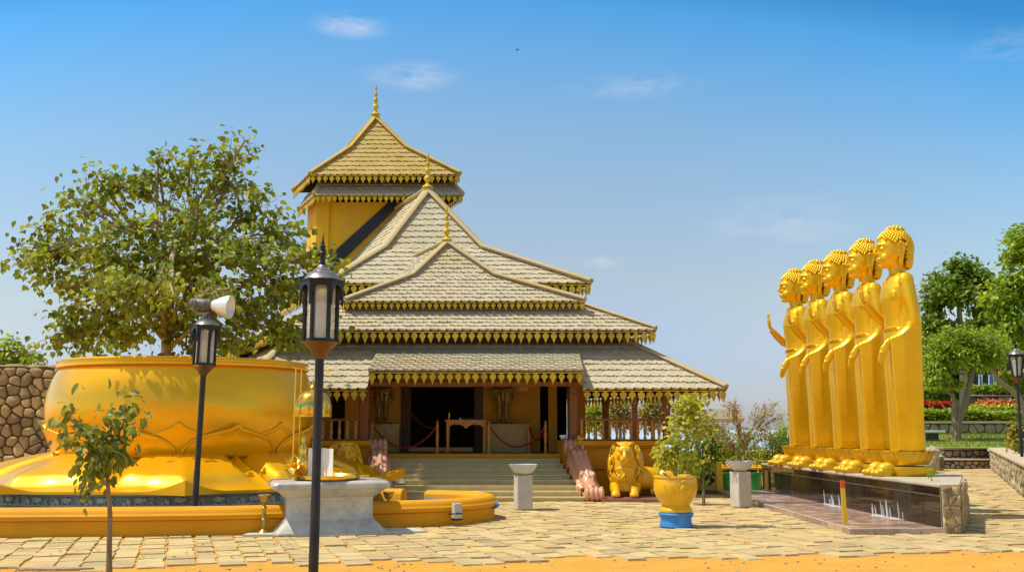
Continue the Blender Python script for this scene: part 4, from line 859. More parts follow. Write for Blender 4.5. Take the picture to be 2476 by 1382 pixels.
# ------------------------------------------------------------------ granite plinth with its fountain platform
def plinth():
    T = thing('statue_plinth', 'long black tiled plinth that carries the row of golden statues', 'plinth', (6.6, 20, 0)); zc = .74
    A, B_ = Vector((6.48, 16.5)), Vector((6.04, 26.2)); dr = (B_-A).normalized(); nr = Vector((-dr.y, dr.x)); L = (B_-A).length  # nr points to the left (viewers)
    b = MB(); b.prism([(A.x, A.y), (6.70, 16.5), (8.05, 19.6), (8.05, 26.3), (B_.x, B_.y)], 0, .70); b.build('core', M['mortar'], T, smooth=None)
    b = MB(); b.prism([(A.x-.03, A.y-.03), (6.74, 16.45), (8.1, 19.6), (8.1, 26.4), (B_.x-.04, B_.y+.05)], .70, .745); b.build('coping', M['coping'], T, smooth=None, bevel=.01)
    b = MB(); rng = random.Random(5); tw = .62; n = int(L/tw)+1
    for row, (z0, z1) in enumerate(((.105, .565), (.58, .695))):
        i = 0; s = 0
        while s < L-.02:
            e = min(L, s+tw*(1 if row == 0 else .5)); p, q = A+dr*(s+.005), A+dr*(e-.005); o = nr*.03
            dz = rng.uniform(-.002, .002); b.prism([(p.x, p.y), (q.x, q.y), (q.x+o.x*(1+dz), q.y+o.y), (p.x+o.x, p.y+o.y)], z0, z1); s = e
    b.build('tile_facing', M['granite'], T, smooth=None)
    b = MB(); p, q, o = A, B_, nr*.022; b.prism([(p.x, p.y), (q.x, q.y), (q.x+o.x, q.y+o.y), (p.x+o.x, p.y+o.y)], .09, .70); b.build('joint', M['grout'], T, smooth=None)
    b = MB(); b.box((6.60, 16.44, .37), (.27, .02, .74)); e_ = b.build('end_pier', M['cap'], T, smooth=None); b = MB(); stone_face(b, (6.465, 16.44, 0), (1, 0, 0), (0, 0, 1), .27, .72, .14, 12, .04, .007); stone_face(b, (6.73, 16.46, 0), (.4, .9, 0), (0, 0, 1), 3.3, .70, .2, 13, .05, .01); b.build('rubble', M['stone'], e_, smooth=50)
    # platform
    P = [(5.05, 16.33), (6.47, 16.47), (6.03, 26.3), (4.93, 26.1)]
    b = MB(); b.prism(P, -.01, .095); pl = b.build('platform', M['grout'], T, smooth=None)
    b = MB(); ny = 40; nx = 6
    for j in range(ny):
        for i in range(nx):
            u0, u1, v0, v1 = (i+.02)/nx, (i+.98)/nx, (j+.02)/ny, (j+.98)/ny
            def q(u, v):
                l = Vector(P[0]).lerp(Vector(P[3]), v); r = Vector(P[1]).lerp(Vector(P[2]), v); k = l.lerp(r, .03+.94*u); return (k.x, k.y)
            b.prism([q(u0, v0), q(u1, v0), q(u1, v1), q(u0, v1)], .09, .104)
    b.build('floor_tile', M['ptile'], pl, smooth=None)
    b = MB(); k = 4; 
    for i in range(k):
        x0, x1 = 5.05+1.42*i/k, 5.05+1.42*(i+1)/k; b.box(((x0+x1)/2, 16.36+.14*(i+.5)/k-.045, .05), (1.42/k-.012, .02, .085), R(5.6))
    for j in range(26):
        t = (j+.5)/26; p = Vector(P[0]).lerp(Vector(P[3]), t); b.box((p.x-.006, p.y, .05), (.02, 9.77/26-.012, .085), R(.7))
    b.build('edge_tile', M['ptile'], pl, smooth=None)
    b = MB(); b.tube([(5.05, 16.33, .10), (6.47, 16.47, .10)], .012, 6); b.tube([(5.05, 16.33, .10), (4.93, 26.1, .10)], .012, 6); b.build('trim', M['coping'], pl)
    # jets
    rng = random.Random(9)
    for px, py in ((1868, 1180), (1893, 1188), (2005, 1218), (2022, 1222), (2078, 1230), (2125, 1245), (2168, 1252)):
        g = G(px, py, .105); b = MB()
        b.lathe([(.10, .0), (.09, .012), (.02, .015)], (g.x, g.y, .10), 10); b.v = [Vector((v.x, g.y+(v.y-g.y)*2.9, v.z)) for v in b.v]
        for k in range(6):
            x, y = g.x+rng.uniform(-.09, .09), g.y+rng.uniform(-.28, .28); h = rng.uniform(.12, .30); b.tube([(x, y, .10), (x-.01, y, .10+h*.6), (x-.015, y+.02, .10+h)], [.012, .011, .003], 5)
        tag(b.build('fountain_jet', M['spray']), 'white water jet spraying up along the black tiled wall', 'fountain jet', 'water jets on the platform')
    g = G(2045, 1268, .10); T2_ = thing('yellow_post', 'thin yellow painted plank with red top leaning at the platform', 'post', g); b = MB(); h = W(2040, 1160, g.y).z
    v = W(2037, 1160, g.y)-g; b.extr([(-.032, 0), (.032, 0), (.032, .82), (-.032, .82)], g, (1, 0, 0), v, (0, .03, 0)); b.build('plank', M['yellow'], T2_, smooth=None)
    b = MB(); b.extr([(-.032, .822), (.032, .822), (.032, 1), (-.032, 1)], g, (1, 0, 0), v, (0, .03, 0)); b.build('painted_tip', M['red'], T2_, smooth=None)
plinth()
# ------------------------------------------------------------------ five standing golden figures (forward +x, left +y)
def finger(mb, p, dirs, r0, seg):
    pts = [Vector(p)]
    for d, l in zip(dirs, seg): pts.append(pts[-1]+Vector(d).normalized()*l)
    n = len(pts); mb.tube(pts, [r0*(1-.12*i) for i in range(n-1)]+[r0*.62], 8); mb.ell(pts[-1], r0*.62, n=8)
def slim(m):
    for v in m.v:
        z = v.z; f = .90-.11*min(1, max(0, z/2)); k = min(1, max(0, (z-3.12)/.22)); f = f+(1-f)*k
        v.x = f*min(v.x, .40)+max(0, v.x-.40)-.012*(1-k)
def statue_proto(loc, rz):
    T = lthing('golden_statue', 'x', 'statue', loc, rz, 'row of standing golden figures')
    # bare upper body, neck, head and raised right arm: one continuous skin
    o = MB()
    o.loft([(0, 0, 1.95, .30, .40), (.0, 0, 2.15, .285, .385), (.015, 0, 2.35, .285, .375), (.035, 0, 2.55, .295, .40), (.05, 0, 2.75, .315, .435), (.035, 0, 2.92, .30, .45), (.0, 0, 3.05, .265, .43), (-.02, 0, 3.13, .22, .36), (-.03, 0, 3.19, .17, .24), (-.03, 0, 3.24, .165, .18), (-.03, 0, 3.30, .165, .165), (-.02, 0, 3.42, .17, .165)], 40)
    for y in (-.19, .19): o.ell((.20, y, 2.79), (.115, .21, .17))
    o.ell((0, -.42, 3.02), (.17, .15, .16))
    # right arm, bent at the elbow, palm forward
    o.tube([(-.02, -.44, 3.02), (-.04, -.52, 2.75), (.0, -.555, 2.42), (.05, -.55, 2.30)], [.145, .13, .115, .10], 16)
    o.tube([(.0, -.555, 2.36), (.2, -.545, 2.42), (.40, -.52, 2.56), (.55, -.49, 2.71)], [.105, .10, .085, .06], 16)
    W0 = Vector((.565, -.485, 2.73)); o.tube([W0, W0+Vector((.02, 0, .10)), W0+Vector((.035, .0, .2))], [.055, .075, .078], 12, flat=.55, up=(1, 0, 0))
    for i, (dy, l) in enumerate(((-.058, .85), (-.02, 1.0), (.018, 1.03), (.055, .92))):
        finger(o, W0+Vector((.035, dy, .19)), ((.02-.015*i, dy*.5, 1), (.03, dy*.4, 1), (.10, dy*.3, 1)), .023, (.075*l, .06*l, .045*l))
    finger(o, W0+Vector((.02, .06, .05)), ((.12, .6, .7), (.3, .1, .9), (.3, -.1, .9)), .026, (.06, .055, .04))
    # head
    o.loft([(.06, 0, 3.31, .13, .12), (.085, 0, 3.36, .20, .17), (.08, 0, 3.44, .235, .215), (.065, 0, 3.54, .255, .25), (.05, 0, 3.64, .272, .262), (.045, 0, 3.74, .280, .262), (.025, 0, 3.84, .265, .24), (.0, 0, 3.92, .18, .17), (.0, 0, 3.95, .08, .08)], 40)
    o.ell((-.07, 0, 3.66), (.22, .24, .25)); o.ell((.25, 0, 3.355), (.075, .085, .06))
    for s in (-1, 1): o.ell((.2, s*.12, 3.49), (.105, .10, .10)); o.ell((.262, s*.115, 3.652), (.055, .068, .036), Matrix.Rotation(s*.5, 3, 'Z')); o.tube([(.345, s*.03, 3.70), (.33, s*.09, 3.735), (.275, s*.17, 3.725), (.22, s*.215, 3.68)], [.018, .022, .020, .01], 8)
    o.tube([(.315, 0, 3.73), (.345, 0, 3.66), (.380, 0, 3.585), (.380, 0, 3.565)], [.033, .032, .038, .033], 10); o.ell((.355, .037, 3.565), (.033, .026, .024)); o.ell((.355, -.037, 3.565), (.033, .026, .024))
    o.ell((.325, 0, 3.475), (.040, .085, .021)); o.ell((.315, 0, 3.435), (.038, .068, .021))
    # long ears
    for s in (-1, 1):
        e = s*.268
        o.tube([(.0, e, 3.70), (.03, e*1.05, 3.735), (-.02, e*1.10, 3.765), (-.075, e*1.10, 3.74), (-.085, e*1.1, 3.65), (-.06, e*1.06, 3.56), (-.045, e*.99, 3.45), (-.04, e*.93, 3.36), (-.015, e*.92, 3.335), (.0, e*.94, 3.37), (-.005, e*1.0, 3.47), (.0, e*1.02, 3.55)], [.022, .024, .024, .026, .026, .024, .020, .020, .019, .019, .018, .02], 8)
        o.ell((-.03, e*.99, 3.62), (.05, .022, .10))
    slim(o); organic(o, 'body', M['gold'], T, .0125, 3, .45)
    # eyelid line and mouth line are shaped by the lids above; hair is a cap of curls
    h = MB(); cen = Vector((-.0, 0, 3.68)); rad = Vector((.328, .300, .345))
    def hairline(x): return 3.845 if x > .27 else (3.845-.42*(.27-x) if x > .0 else 3.73-2.2*(-x) if x > -.16 else 3.32)
    cap = MB(); cap.ell(cen, rad*.96, n=28); cap.ell((-.02, 0, 3.99), (.16, .15, .085), n=18); cap.ell((-.09, 0, 3.52), (.20, .23, .31), n=18)
    nf = 560; pts = []
    def ok(p): return p.z > max(hairline(p.x), 3.31) and not (abs(p.y) > .23 and -.12 < p.x < .05 and p.z < 3.80)
    for i in range(nf):
        z = 1-2*(i+.5)/nf; a = i*2.399963; r = math.sqrt(1-z*z); p = cen+Vector((r*math.cos(a)*rad.x, r*math.sin(a)*rad.y, z*rad.z))
        q = Vector((-.09+r*math.cos(a)*.215, r*math.sin(a)*.245, 3.52+z*.33))
        if ok(p) and p.z > 3.55 and (Vector((p.x+.02, p.y, 0)).length > .13 or p.z < 3.8): pts.append(p)
        if q.x < -.14 and 3.31 < q.z <= 3.58: pts.append(q)
    for i in range(34):
        z = 1-(i+.5)/34*.9; a = i*2.399963; r = math.sqrt(max(0, 1-z*z)); pts.append(Vector((-.02+r*math.cos(a)*.16, r*math.sin(a)*.155, 3.995+z*.085)))
    for p in pts: h.ell(p, (.032, .032, .032), n=8)
    vs = []; keep = []   # backing shell only where hair grows
    for f in cap.f:
        c = sum((cap.v[i] for i in f), Vector())/len(f)
        if ok(c-Vector((0, 0, .01))): keep.append(f)
    h.add(cap.v, keep); h.build('hair', M['gold_hair'], T, smooth=60)
    # robe: one skin from hem to waist, over the left shoulder and down the lowered left arm
    r = MB()
    r.loft([(-.055, 0, .02, .315, .40), (-.05, 0, .3, .318, .395), (-.04, 0, .7, .322, .39), (-.025, 0, 1.1, .33, .395), (-.01, 0, 1.45, .345, .405), (-.005, 0, 1.75, .348, .415), (-.01, 0, 1.95, .335, .415), (-.005, 0, 2.1, .315, .405), (.0, 0, 2.2, .302, .395)], 44)
    r.tube([(.20, -.32, 2.14), (.29, -.17, 2.17), (.318, .0, 2.19), (.31, .16, 2.20), (.22, .33, 2.22)], [.02, .026, .026, .026, .02], 8)
    r.ell((-.02, .43, 3.03), (.185, .155, .165)); r.tube([(-.02, .43, 3.04), (-.06, .505, 2.75), (-.115, .535, 2.45), (-.12, .53, 2.25)], [.16, .155, .15, .14], 18)
    r.tube([(-.14, .53, 2.33), (.02, .525, 2.15), (.22, .505, 2.03), (.42, .475, 1.95)], [.13, .09, .07, .06], 18)
    # the drape falling from the forearm
    A = [(-.27, .61, 2.36), (-.06, .63, 2.24), (.18, .605, 2.09), (.435, .54, 1.97)]; ring = []
    for t in range(15):
        z = 1-t/14; row = [Vector((-.32+.02*z, .30, z*2.2+.02*(1-z)))]
        for k, (x, y, zt) in enumerate(A):
            zz = .02+(zt-.02)*z; w_ = .012*math.sin(5*z+k*2); row.append(Vector((x*(.62+.38*z)+(-.02)*(1-z) if k < 3 else .425-.15*(1-z)**1.3, y*(.80+.20*z**.7)+w_, zz)))
        row += [Vector((row[-1].x, .25, row[-1].z)), Vector((-.1, .2, row[0].z))]; ring.append(row)
    r.rings(ring)
    # robe edge crossing the chest and covering the back
    r.loft([(-.05, .02, 2.1, .285, .395), (-.05, .04, 2.5, .27, .40), (-.055, .06, 2.8, .265, .41), (-.07, .12, 3.0, .22, .34), (-.06, .2, 3.1, .15, .22)], 36)
    slim(r); organic(r, 'robe', M['gold'], T, .016, 5, .5)
    # lowered left hand
    l = MB(); Wp = Vector((.415, .475, 1.965)); l.tube([Wp, Wp+Vector((.055, -.005, -.06)), Wp+Vector((.10, -.01, -.16)), Wp+Vector((.135, -.01, -.24))], [.055, .06, .075, .066], 12, flat=.55, up=(.5, 1, 0))
    K_ = Wp+Vector((.135, -.01, -.23))
    for i, (dx, dy, ln) in enumerate(((.045, .012, .9), (.016, .016, 1.05), (-.014, .014, 1.0), (-.042, .006, .85))):
        finger(l, K_+Vector((dx, dy, .01+dx*.25)), ((.28, 0, -1), (.24, .0, -1), (.08, .02, -1)), .024, (.085*ln, .065*ln, .045*ln))
    finger(l, Wp+Vector((.11, -.01, -.10)), ((.75, -.2, -.6), (.3, -.1, -1), (.2, 0, -1)), .026, (.06, .06, .05))
    slim(l); organic(l, 'hand', M['gold'], T, .009, 2, .4)
    # lotus base, lower slab and paws
    b = MB(); b.loft([(-.05, 0, -.22, .36, .44), (-.05, 0, -.14, .40, .50), (-.05, 0, -.04, .43, .53), (-.05, 0, .015, .43, .53), (-.05, 0, .018, .1, .1)], 48)
    lb = b.build('lotus_base', M['gold_base'], T, smooth=40); b = MB()
    for i in range(18):
        a = 2*math.pi*(i+.5)/18; rows = []
        for j in range(9):
            v = j/8; row = []
            for q in range(7):
                u = q/3-1; wd = .5*math.pi/9*(1.02*math.sin(math.pi*(.22+.60*v))**.8 if v < .92 else .35); th = a+u*wd
                k = .83+.22*v+.05*(1-u*u)*math.sin(math.pi*min(v*1.1, 1))+.10*max(0, v-.8); row.append((-.05+.435*k*math.cos(th), .535*k*math.sin(th), -.215+.245*v-.02*abs(u)*v))
            rows.append(row)
        b.rings(rows, cap=False, close=False)
    pt = b.build('petals', M['gold_base'], lb, smooth=180); pt.name = 'petal_ring'
    b = MB(); b.loft([(-.05, 0, -.42, .44, .50), (-.05, 0, -.37, .47, .545), (-.05, 0, -.27, .50, .585), (-.05, 0, -.255, .50, .585), (-.05, 0, -.25, .2, .2)], 48); b.build('foot_slab', M['gold_base'], T, smooth=30)
    for y in (-.24, .24):
        b = MB(); b.ell((.42, y, -.30), (.17, .17, .13)); b.loft([(.47, y, -.42, .17, .16), (.45, y, -.30, .15, .15), (.40, y, -.22, .10, .12)], 16)
        for d in (-.12, 0, .12): b.ell((.62-abs(d)*.3, y+d, -.365), (.095, .06, .06))
        organic(b, 'paw', M['gold_base'], T, .016, 2, .4)
    return T
def statues():
    s5, s1 = Vector((7.01, 19.45, 1.165)), Vector((6.58, 24.85, 1.165)); labs = ['nearest and tallest-looking golden statue, at the low end of the plinth by the path', 'second golden statue from the path, its raised hand against the nearest one', 'middle golden statue of the five on the black plinth', 'fourth golden statue from the path, between the middle and the last one', 'farthest golden statue, its raised palm clear against the sky']
    P = statue_proto(s5, R(183))
    for i in range(5):
        o = P if i == 0 else dup(P); o.location = s5.lerp(s1, i/4); o.scale = (1, .84, 1); o['label'] = labs[i]; o.rotation_euler.z = R((183, 182, 184, 183, 185)[i])
statues()

# ------------------------------------------------------------------ yellow lions
def lion_proto(loc, rz):
    T = lthing('lion_statue', 'x', 'lion statue', loc, rz, 'yellow lions flanking the stairs')
    o = MB()
    o.loft([(0, 0, .12, .30, .30), (0, 0, .4, .30, .30), (.02, 0, .7, .27, .27), (.05, 0, .9, .2, .2)], 24)
    o.tube([(.1, 0, .42), (-.15, .10, .41), (-.45, .4, .38), (-.68, .8, .36), (-.82, 1.12, .33), (-.88, 1.32, .28)], [.29, .30, .29, .31, .27, .12], 22, flat=.98)
    H = .17
    o.ell((.14+H, 0, .98), (.20, .20, .22)); o.ell((.24+H, 0, 1.08), (.10, .15, .09)); o.ell((.31+H, 0, .86), (.12, .115, .095)); o.ell((.27+H, 0, .785), (.115, .105, .075)); o.tube([(.28+H, 0, 1.08), (.36+H, 0, .97), (.42+H, 0, .895)], [.05, .052, .062], 10); o.ell((.435+H, 0, .89), (.035, .058, .03))
    for s in (-1, 1):
        o.ell((.395+H, s*.055, .845), (.05, .055, .042)); o.ell((.29+H, s*.085, 1.01), (.045, .042, .028)); o.tube([(.32+H, s*.03, 1.055), (.315+H, s*.09, 1.07), (.26+H, s*.15, 1.045)], [.024, .028, .015], 8); o.ell((.2+H, s*.15, .93), (.10, .06, .10))
        o.tube([(.0, s*.24, .26), (.3, s*.25, .17), (.62, s*.23, .12), (.72, s*.22, .10)], [.15, .125, .10, .095], 14); o.ell((.76, s*.22, .085), (.12, .115, .085))
        for d in (-.075, -.025, .025, .075): o.ell((.85-abs(d)*.5, s*.22+d, .06), (.06, .032, .05))
    o.ell((-.52, 1.02, .32), (.20, .36, .30)); o.tube([(-.42, 1.0, .14), (-.30, .82, .09), (-.26, .60, .08)], [.12, .09, .085], 10); o.ell((-.98, .95, .30), (.2, .33, .28)); o.tube([(-.85, 1.3, .25), (-.7, 1.5, .10), (-.45, 1.48, .06), (-.25, 1.3, .07)], [.06, .05, .045, .07], 8)
    organic(o, 'body', M['yellow_pot'], T, .012, 3, .4)
    m = MB(); rng = random.Random(6)
    m.loft([(-.10, 0, .22, .20, .20), (-.07, 0, .4, .34, .33), (-.05, 0, .65, .37, .37), (-.06, 0, .9, .345, .365), (-.05, 0, 1.08, .28, .31), (-.02, 0, 1.19, .17, .2), (.0, 0, 1.24, .06, .08)], 32)
    m.ell((.17, 0, 1.20), (.13, .18, .05)); m.loft([(.10, 0, .22, .10, .12), (.14, 0, .4, .17, .2), (.15, 0, .58, .16, .22), (.12, 0, .75, .13, .18), (.08, 0, .90, .05, .08)], 20)
    def surf(a, z):
        t = min(max(z, .25), 1.2); rx = .12+.27*math.sin(math.pi*min(1, (t-.05)/1.25))**.55; return Vector((-.05+rx*math.cos(a)*1.02, rx*math.sin(a)*1.03, z))
    for i in range(190):
        a = rng.uniform(-2.6, 2.6); z0 = rng.uniform(.42, 1.22)
        if abs(a) < .80 and z0 > .55: continue
        if abs(a) < .85 and 1.2 > z0 > .82: a = .85*(1 if a > 0 else -1)
        L_ = rng.uniform(.18, .30); pts = []
        for k in range(5):
            zz = z0-L_*k/4; p = surf(a+.10*math.sin(k*1.3+i)+(.08*k/4 if a > 0 else -.08*k/4), zz); n_ = Vector((math.cos(a), math.sin(a), 0)); pts.append(p+n_*(.018+.018*math.sin(k*.9)))
        m.tube(pts, [.020, .030, .028, .020, .006], 6)
    for i in range(26):
        y = -.17+.34*i/25; m.tube([(.30, y*.6, 1.165), (.24, y*.95, 1.21), (.08, y*1.2, 1.245-.1*abs(y)), (-.12, y*1.4, 1.20-.3*abs(y))], [.012, .022, .024, .012], 6)
    for s in (-1, 1):
        m.tube([(.10, s*.235, 1.06), (.13, s*.285, 1.11), (.12, s*.28, 1.15), (.07, s*.23, 1.15)], [.03, .03, .03, .025], 8); m.ell((.08, s*.255, 1.10), (.02, .045, .05))
    for i in range(22):
        y = -.2+.4*i/21; z = .70-.10*abs(y)*3; m.tube([(.27+.06*(1-abs(y)*4), y, z), (.32-.3*abs(y), y*1.05, z-.16), (.27-.2*abs(y), y*1.02, z-.33), (.22-.2*abs(y), y*.9, z-.45)], [.018, .026, .022, .005], 6)
    organic(m, 'mane', M['yellow_pot'], T, .0115, 2, .4)
    b = MB()
    for s in (-1, 1): b.ell((.33+.17, s*.085, 1.003), (.012, .022, .010), n=10)
    b.build('eye', M['brass_dark'], T)
    b = MB(); b.box((-.15, .45, -.045), (2.3, 2.0, .085)); b.build('slab', M['maroon'], T, smooth=None, bevel=.01)
    return T
P = lion_proto((2.52, 24.25, .09), R(-90)); P.rotation_euler.z = R(-97)
P.scale = (.90, .90, .95); P['label'] = 'lying yellow lion on a maroon slab right of the stairs'
b2 = dup(P); b2.scale = (.90, -.90, .95); b2.location = (-3.74, 24.3, .09); b2.rotation_euler.z = R(-76); b2['label'] = 'yellow lion left of the stairs, only its head above the golden petal'
def lion_flank():
    # the lying hindquarters turn away to the right of the chest
    for root, sg in ((P, 1), (b2, -1)): pass
lion_flank()

# ------------------------------------------------------------------ bronze door guardians
def guardian(loc, lab):
    T = lthing('guardian_figure', lab, 'statue', loc, R(-90), 'bronze door guardians')
    o = MB()
    for s in (-1, 1):
        o.tube([(0, s*.085, .05), (.01, s*.085, .28), (0, s*.09, .52), (0, s*.10, .80)], [.05, .062, .07, .11], 14); o.tube([(-.03, s*.085, .05), (.06, s*.10, .04), (.15, s*.12, .03)], [.045, .042, .03], 10)
        o.tube([(0, s*.24, 1.30), (.0, s*.31, 1.12), (.08, s*.27, 1.0), (.17, s*.10, 1.10), (.19, s*.02, 1.16)], [.075, .06, .055, .045, .045], 12)
        o.tube([(0, s*.22, .92), (-.01, s*.26, .65), (0, s*.22, .42)], [.02, .045, .012], 8); o.tube([(.05, s*.15, .9), (.05, s*.29, .74), (.03, s*.25, .55)], [.03, .035, .01], 8)
    o.loft([(0, 0, .72, .13, .2), (0, 0, .85, .14, .21), (0, 0, .98, .12, .17), (0, 0, 1.12, .13, .2), (0, 0, 1.26, .135, .25), (0, 0, 1.34, .10, .2), (0, 0, 1.38, .055, .06), (0, 0, 1.44, .05, .055)], 24)
    for z in (.14, .2, .26, .32, .38, .44, .50):
        for s in (-1, 1): o.lathe([(.06+z*.02, -.012), (.074+z*.03, 0), (.06+z*.02, .012)], (.0, s*.087, z), 12)
    o.tube([(.12, -.2, .86), (.16, 0, .80), (.12, .2, .86)], [.03, .04, .03], 8); o.tube([(.14, 0, .82), (.13, .0, .6), (.10, 0, .42)], [.05, .045, .01], 8)
    o.ell((.01, 0, 1.54), (.10, .09, .13)); o.ell((.10, 0, 1.52), (.03, .02, .03)); o.loft([(0, 0, 1.60, .10, .10), (0, 0, 1.68, .085, .085), (0, 0, 1.78, .04, .04), (0, 0, 1.84, .01, .01)], 16)
    organic(o, 'body', M['bronze'], T, .014, 2, .4)
    b = MB(); b.loft([(.03, 0, -.06, .19, .25), (.03, 0, -.01, .215, .275), (.03, 0, .02, .19, .25), (.03, 0, .025, .02, .02)], 32); b.build('base_disc', M['bronze'], T, smooth=40)
    return T
a = W(923, 1022, 27.2); guardian((a.x, 27.25, a.z), 'dark bronze guardian figure left of the doorway')
a = W(1216, 1022, 27.2); guardian((a.x, 27.25, a.z), 'dark bronze guardian figure right of the doorway')
# ------------------------------------------------------------------ vegetation
LEAF = {'heart': ([(.0, .0), (.22, .40), (.5, .44), (.78, .16)], .12), 'blade': ([(.0, .02), (.3, .17), (.6, .17), (.85, .07)], .08), 'oval': ([(.0, .03), (.25, .27), (.6, .28), (.88, .12)], .1)}
def leaf(mb, p, d, n, L, kind):
    d = d.normalized(); s = d.cross(n)
    if s.length < 1e-4: s = d.orthogonal()
    s.normalize(); n = s.cross(d); prof, fold = LEAF[kind]; a = []
    mid = [p, p+d*L*.5-n*L*.02, p+d*L-n*L*.12]
    lf = [p+d*(L*t)+s*(L*w)+n*(L*fold*w*2) for t, w in prof[1:]]; rt = [p+d*(L*t)-s*(L*w)+n*(L*fold*w*2) for t, w in prof[1:]]
    mb.v += mid+lf+rt; b = len(mb.v)-9; mb.f += [(b, b+3, b+4, b+5, b+2, b+1), (b, b+1, b+2, b+8, b+7, b+6)]
def rand_in(rng, c, r):
    while 1:
        v = Vector((rng.uniform(-1, 1), rng.uniform(-1, 1), rng.uniform(-1, 1)))
        if v.length < 1 and v.length > rng.random()**1.5*.9: return Vector((c[0]+v.x*r[0], c[1]+v.y*r[1], c[2]+v.z*r[2]))
def plant(name, label, cat, base, trunk, tr, blobs, n, L, lm, bm, seed=1, kind='heart', droop=.5, twigs=14, group=None, twr=.012, limb_r=.35, attach=(.55, 1.0), outward=.5, part='crown', upb=.5, spread=1.0):
    """trunk: points; blobs: (centre, radii, weight); leaves sit on twigs that fill each blob"""
    T = thing(name, label, cat, base, 0, group); rng = random.Random(seed); w = MB(); c = MB()
    trunk = [Vector(p) for p in trunk]; N_ = len(trunk); rad = [tr*(1-.55*i/(N_-1)) for i in range(N_)]; rad[0] *= 1.25; w.tube(trunk, rad, 10)
    tot = sum(b[2] for b in blobs); cc = sum((Vector(b[0]) for b in blobs), Vector())/len(blobs)
    for bc, br, wt in blobs:
        bc = Vector(bc); f = rng.uniform(*attach)*(N_-1); i = min(int(f), N_-2); st = trunk[i].lerp(trunk[i+1], f-i)
        m = st.lerp(bc, .5)+Vector((rng.uniform(-.12, .12), rng.uniform(-.12, .12), .10))*(bc-st).length; r0 = tr*limb_r*rng.uniform(.7, 1.1); limb = []
        for k in range(9): t = k/8; limb.append(st*(1-t)**2+m*2*t*(1-t)+bc*t*t+Vector((rng.uniform(-1, 1), rng.uniform(-1, 1), rng.uniform(-1, 1)))*.018*(bc-st).length*(0 < k < 8))
        w.tube(limb, [r0*(1-.75*k/8)+twr*.5 for k in range(9)], 7); nt = max(3, int(twigs*wt)); nl = max(1, int(n*wt/tot/nt))
        for _ in range(nt):
            tip = rand_in(rng, bc, br); o = limb[rng.randint(4, 8)]; q = o.lerp(tip, .5)+Vector((0, 0, .08))*(tip-o).length
            tw = [o*(1-t)**2+q*2*t*(1-t)+tip*t*t for t in (0, .25, .5, .75, 1)]; w.tube(tw, [twr, twr*.85, twr*.7, twr*.5, twr*.3], 4)
            for _k in range(nl):
                t = rng.uniform(.3, 1.05)**.8; p = o*(1-t)**2+q*2*t*(1-t)+tip*t*t; jit = Vector((rng.gauss(0, 1), rng.gauss(0, 1), rng.gauss(0, 1)))
                p = p+jit*L*.75*spread; out = (p-cc).normalized(); d = out*outward+Vector((rng.gauss(0, .6), rng.gauss(0, .6), rng.gauss(0, .4)-droop)); nn = Vector((rng.gauss(0, .6), rng.gauss(0, .6)-.15, upb+rng.random())).normalized()
                leaf(c, p, d, nn, L*rng.uniform(.65, 1.2), kind)
    w.build('trunk', M[bm], T, smooth=60); c.build(part, M[lm], T, smooth=None)
    return T
def blob(px, py, Y, rx, ry, wt=1, ryd=None):
    u = Y/FPX; return (W(px, py, Y), (rx*u, (ryd if ryd else rx*u), ry*u), wt)

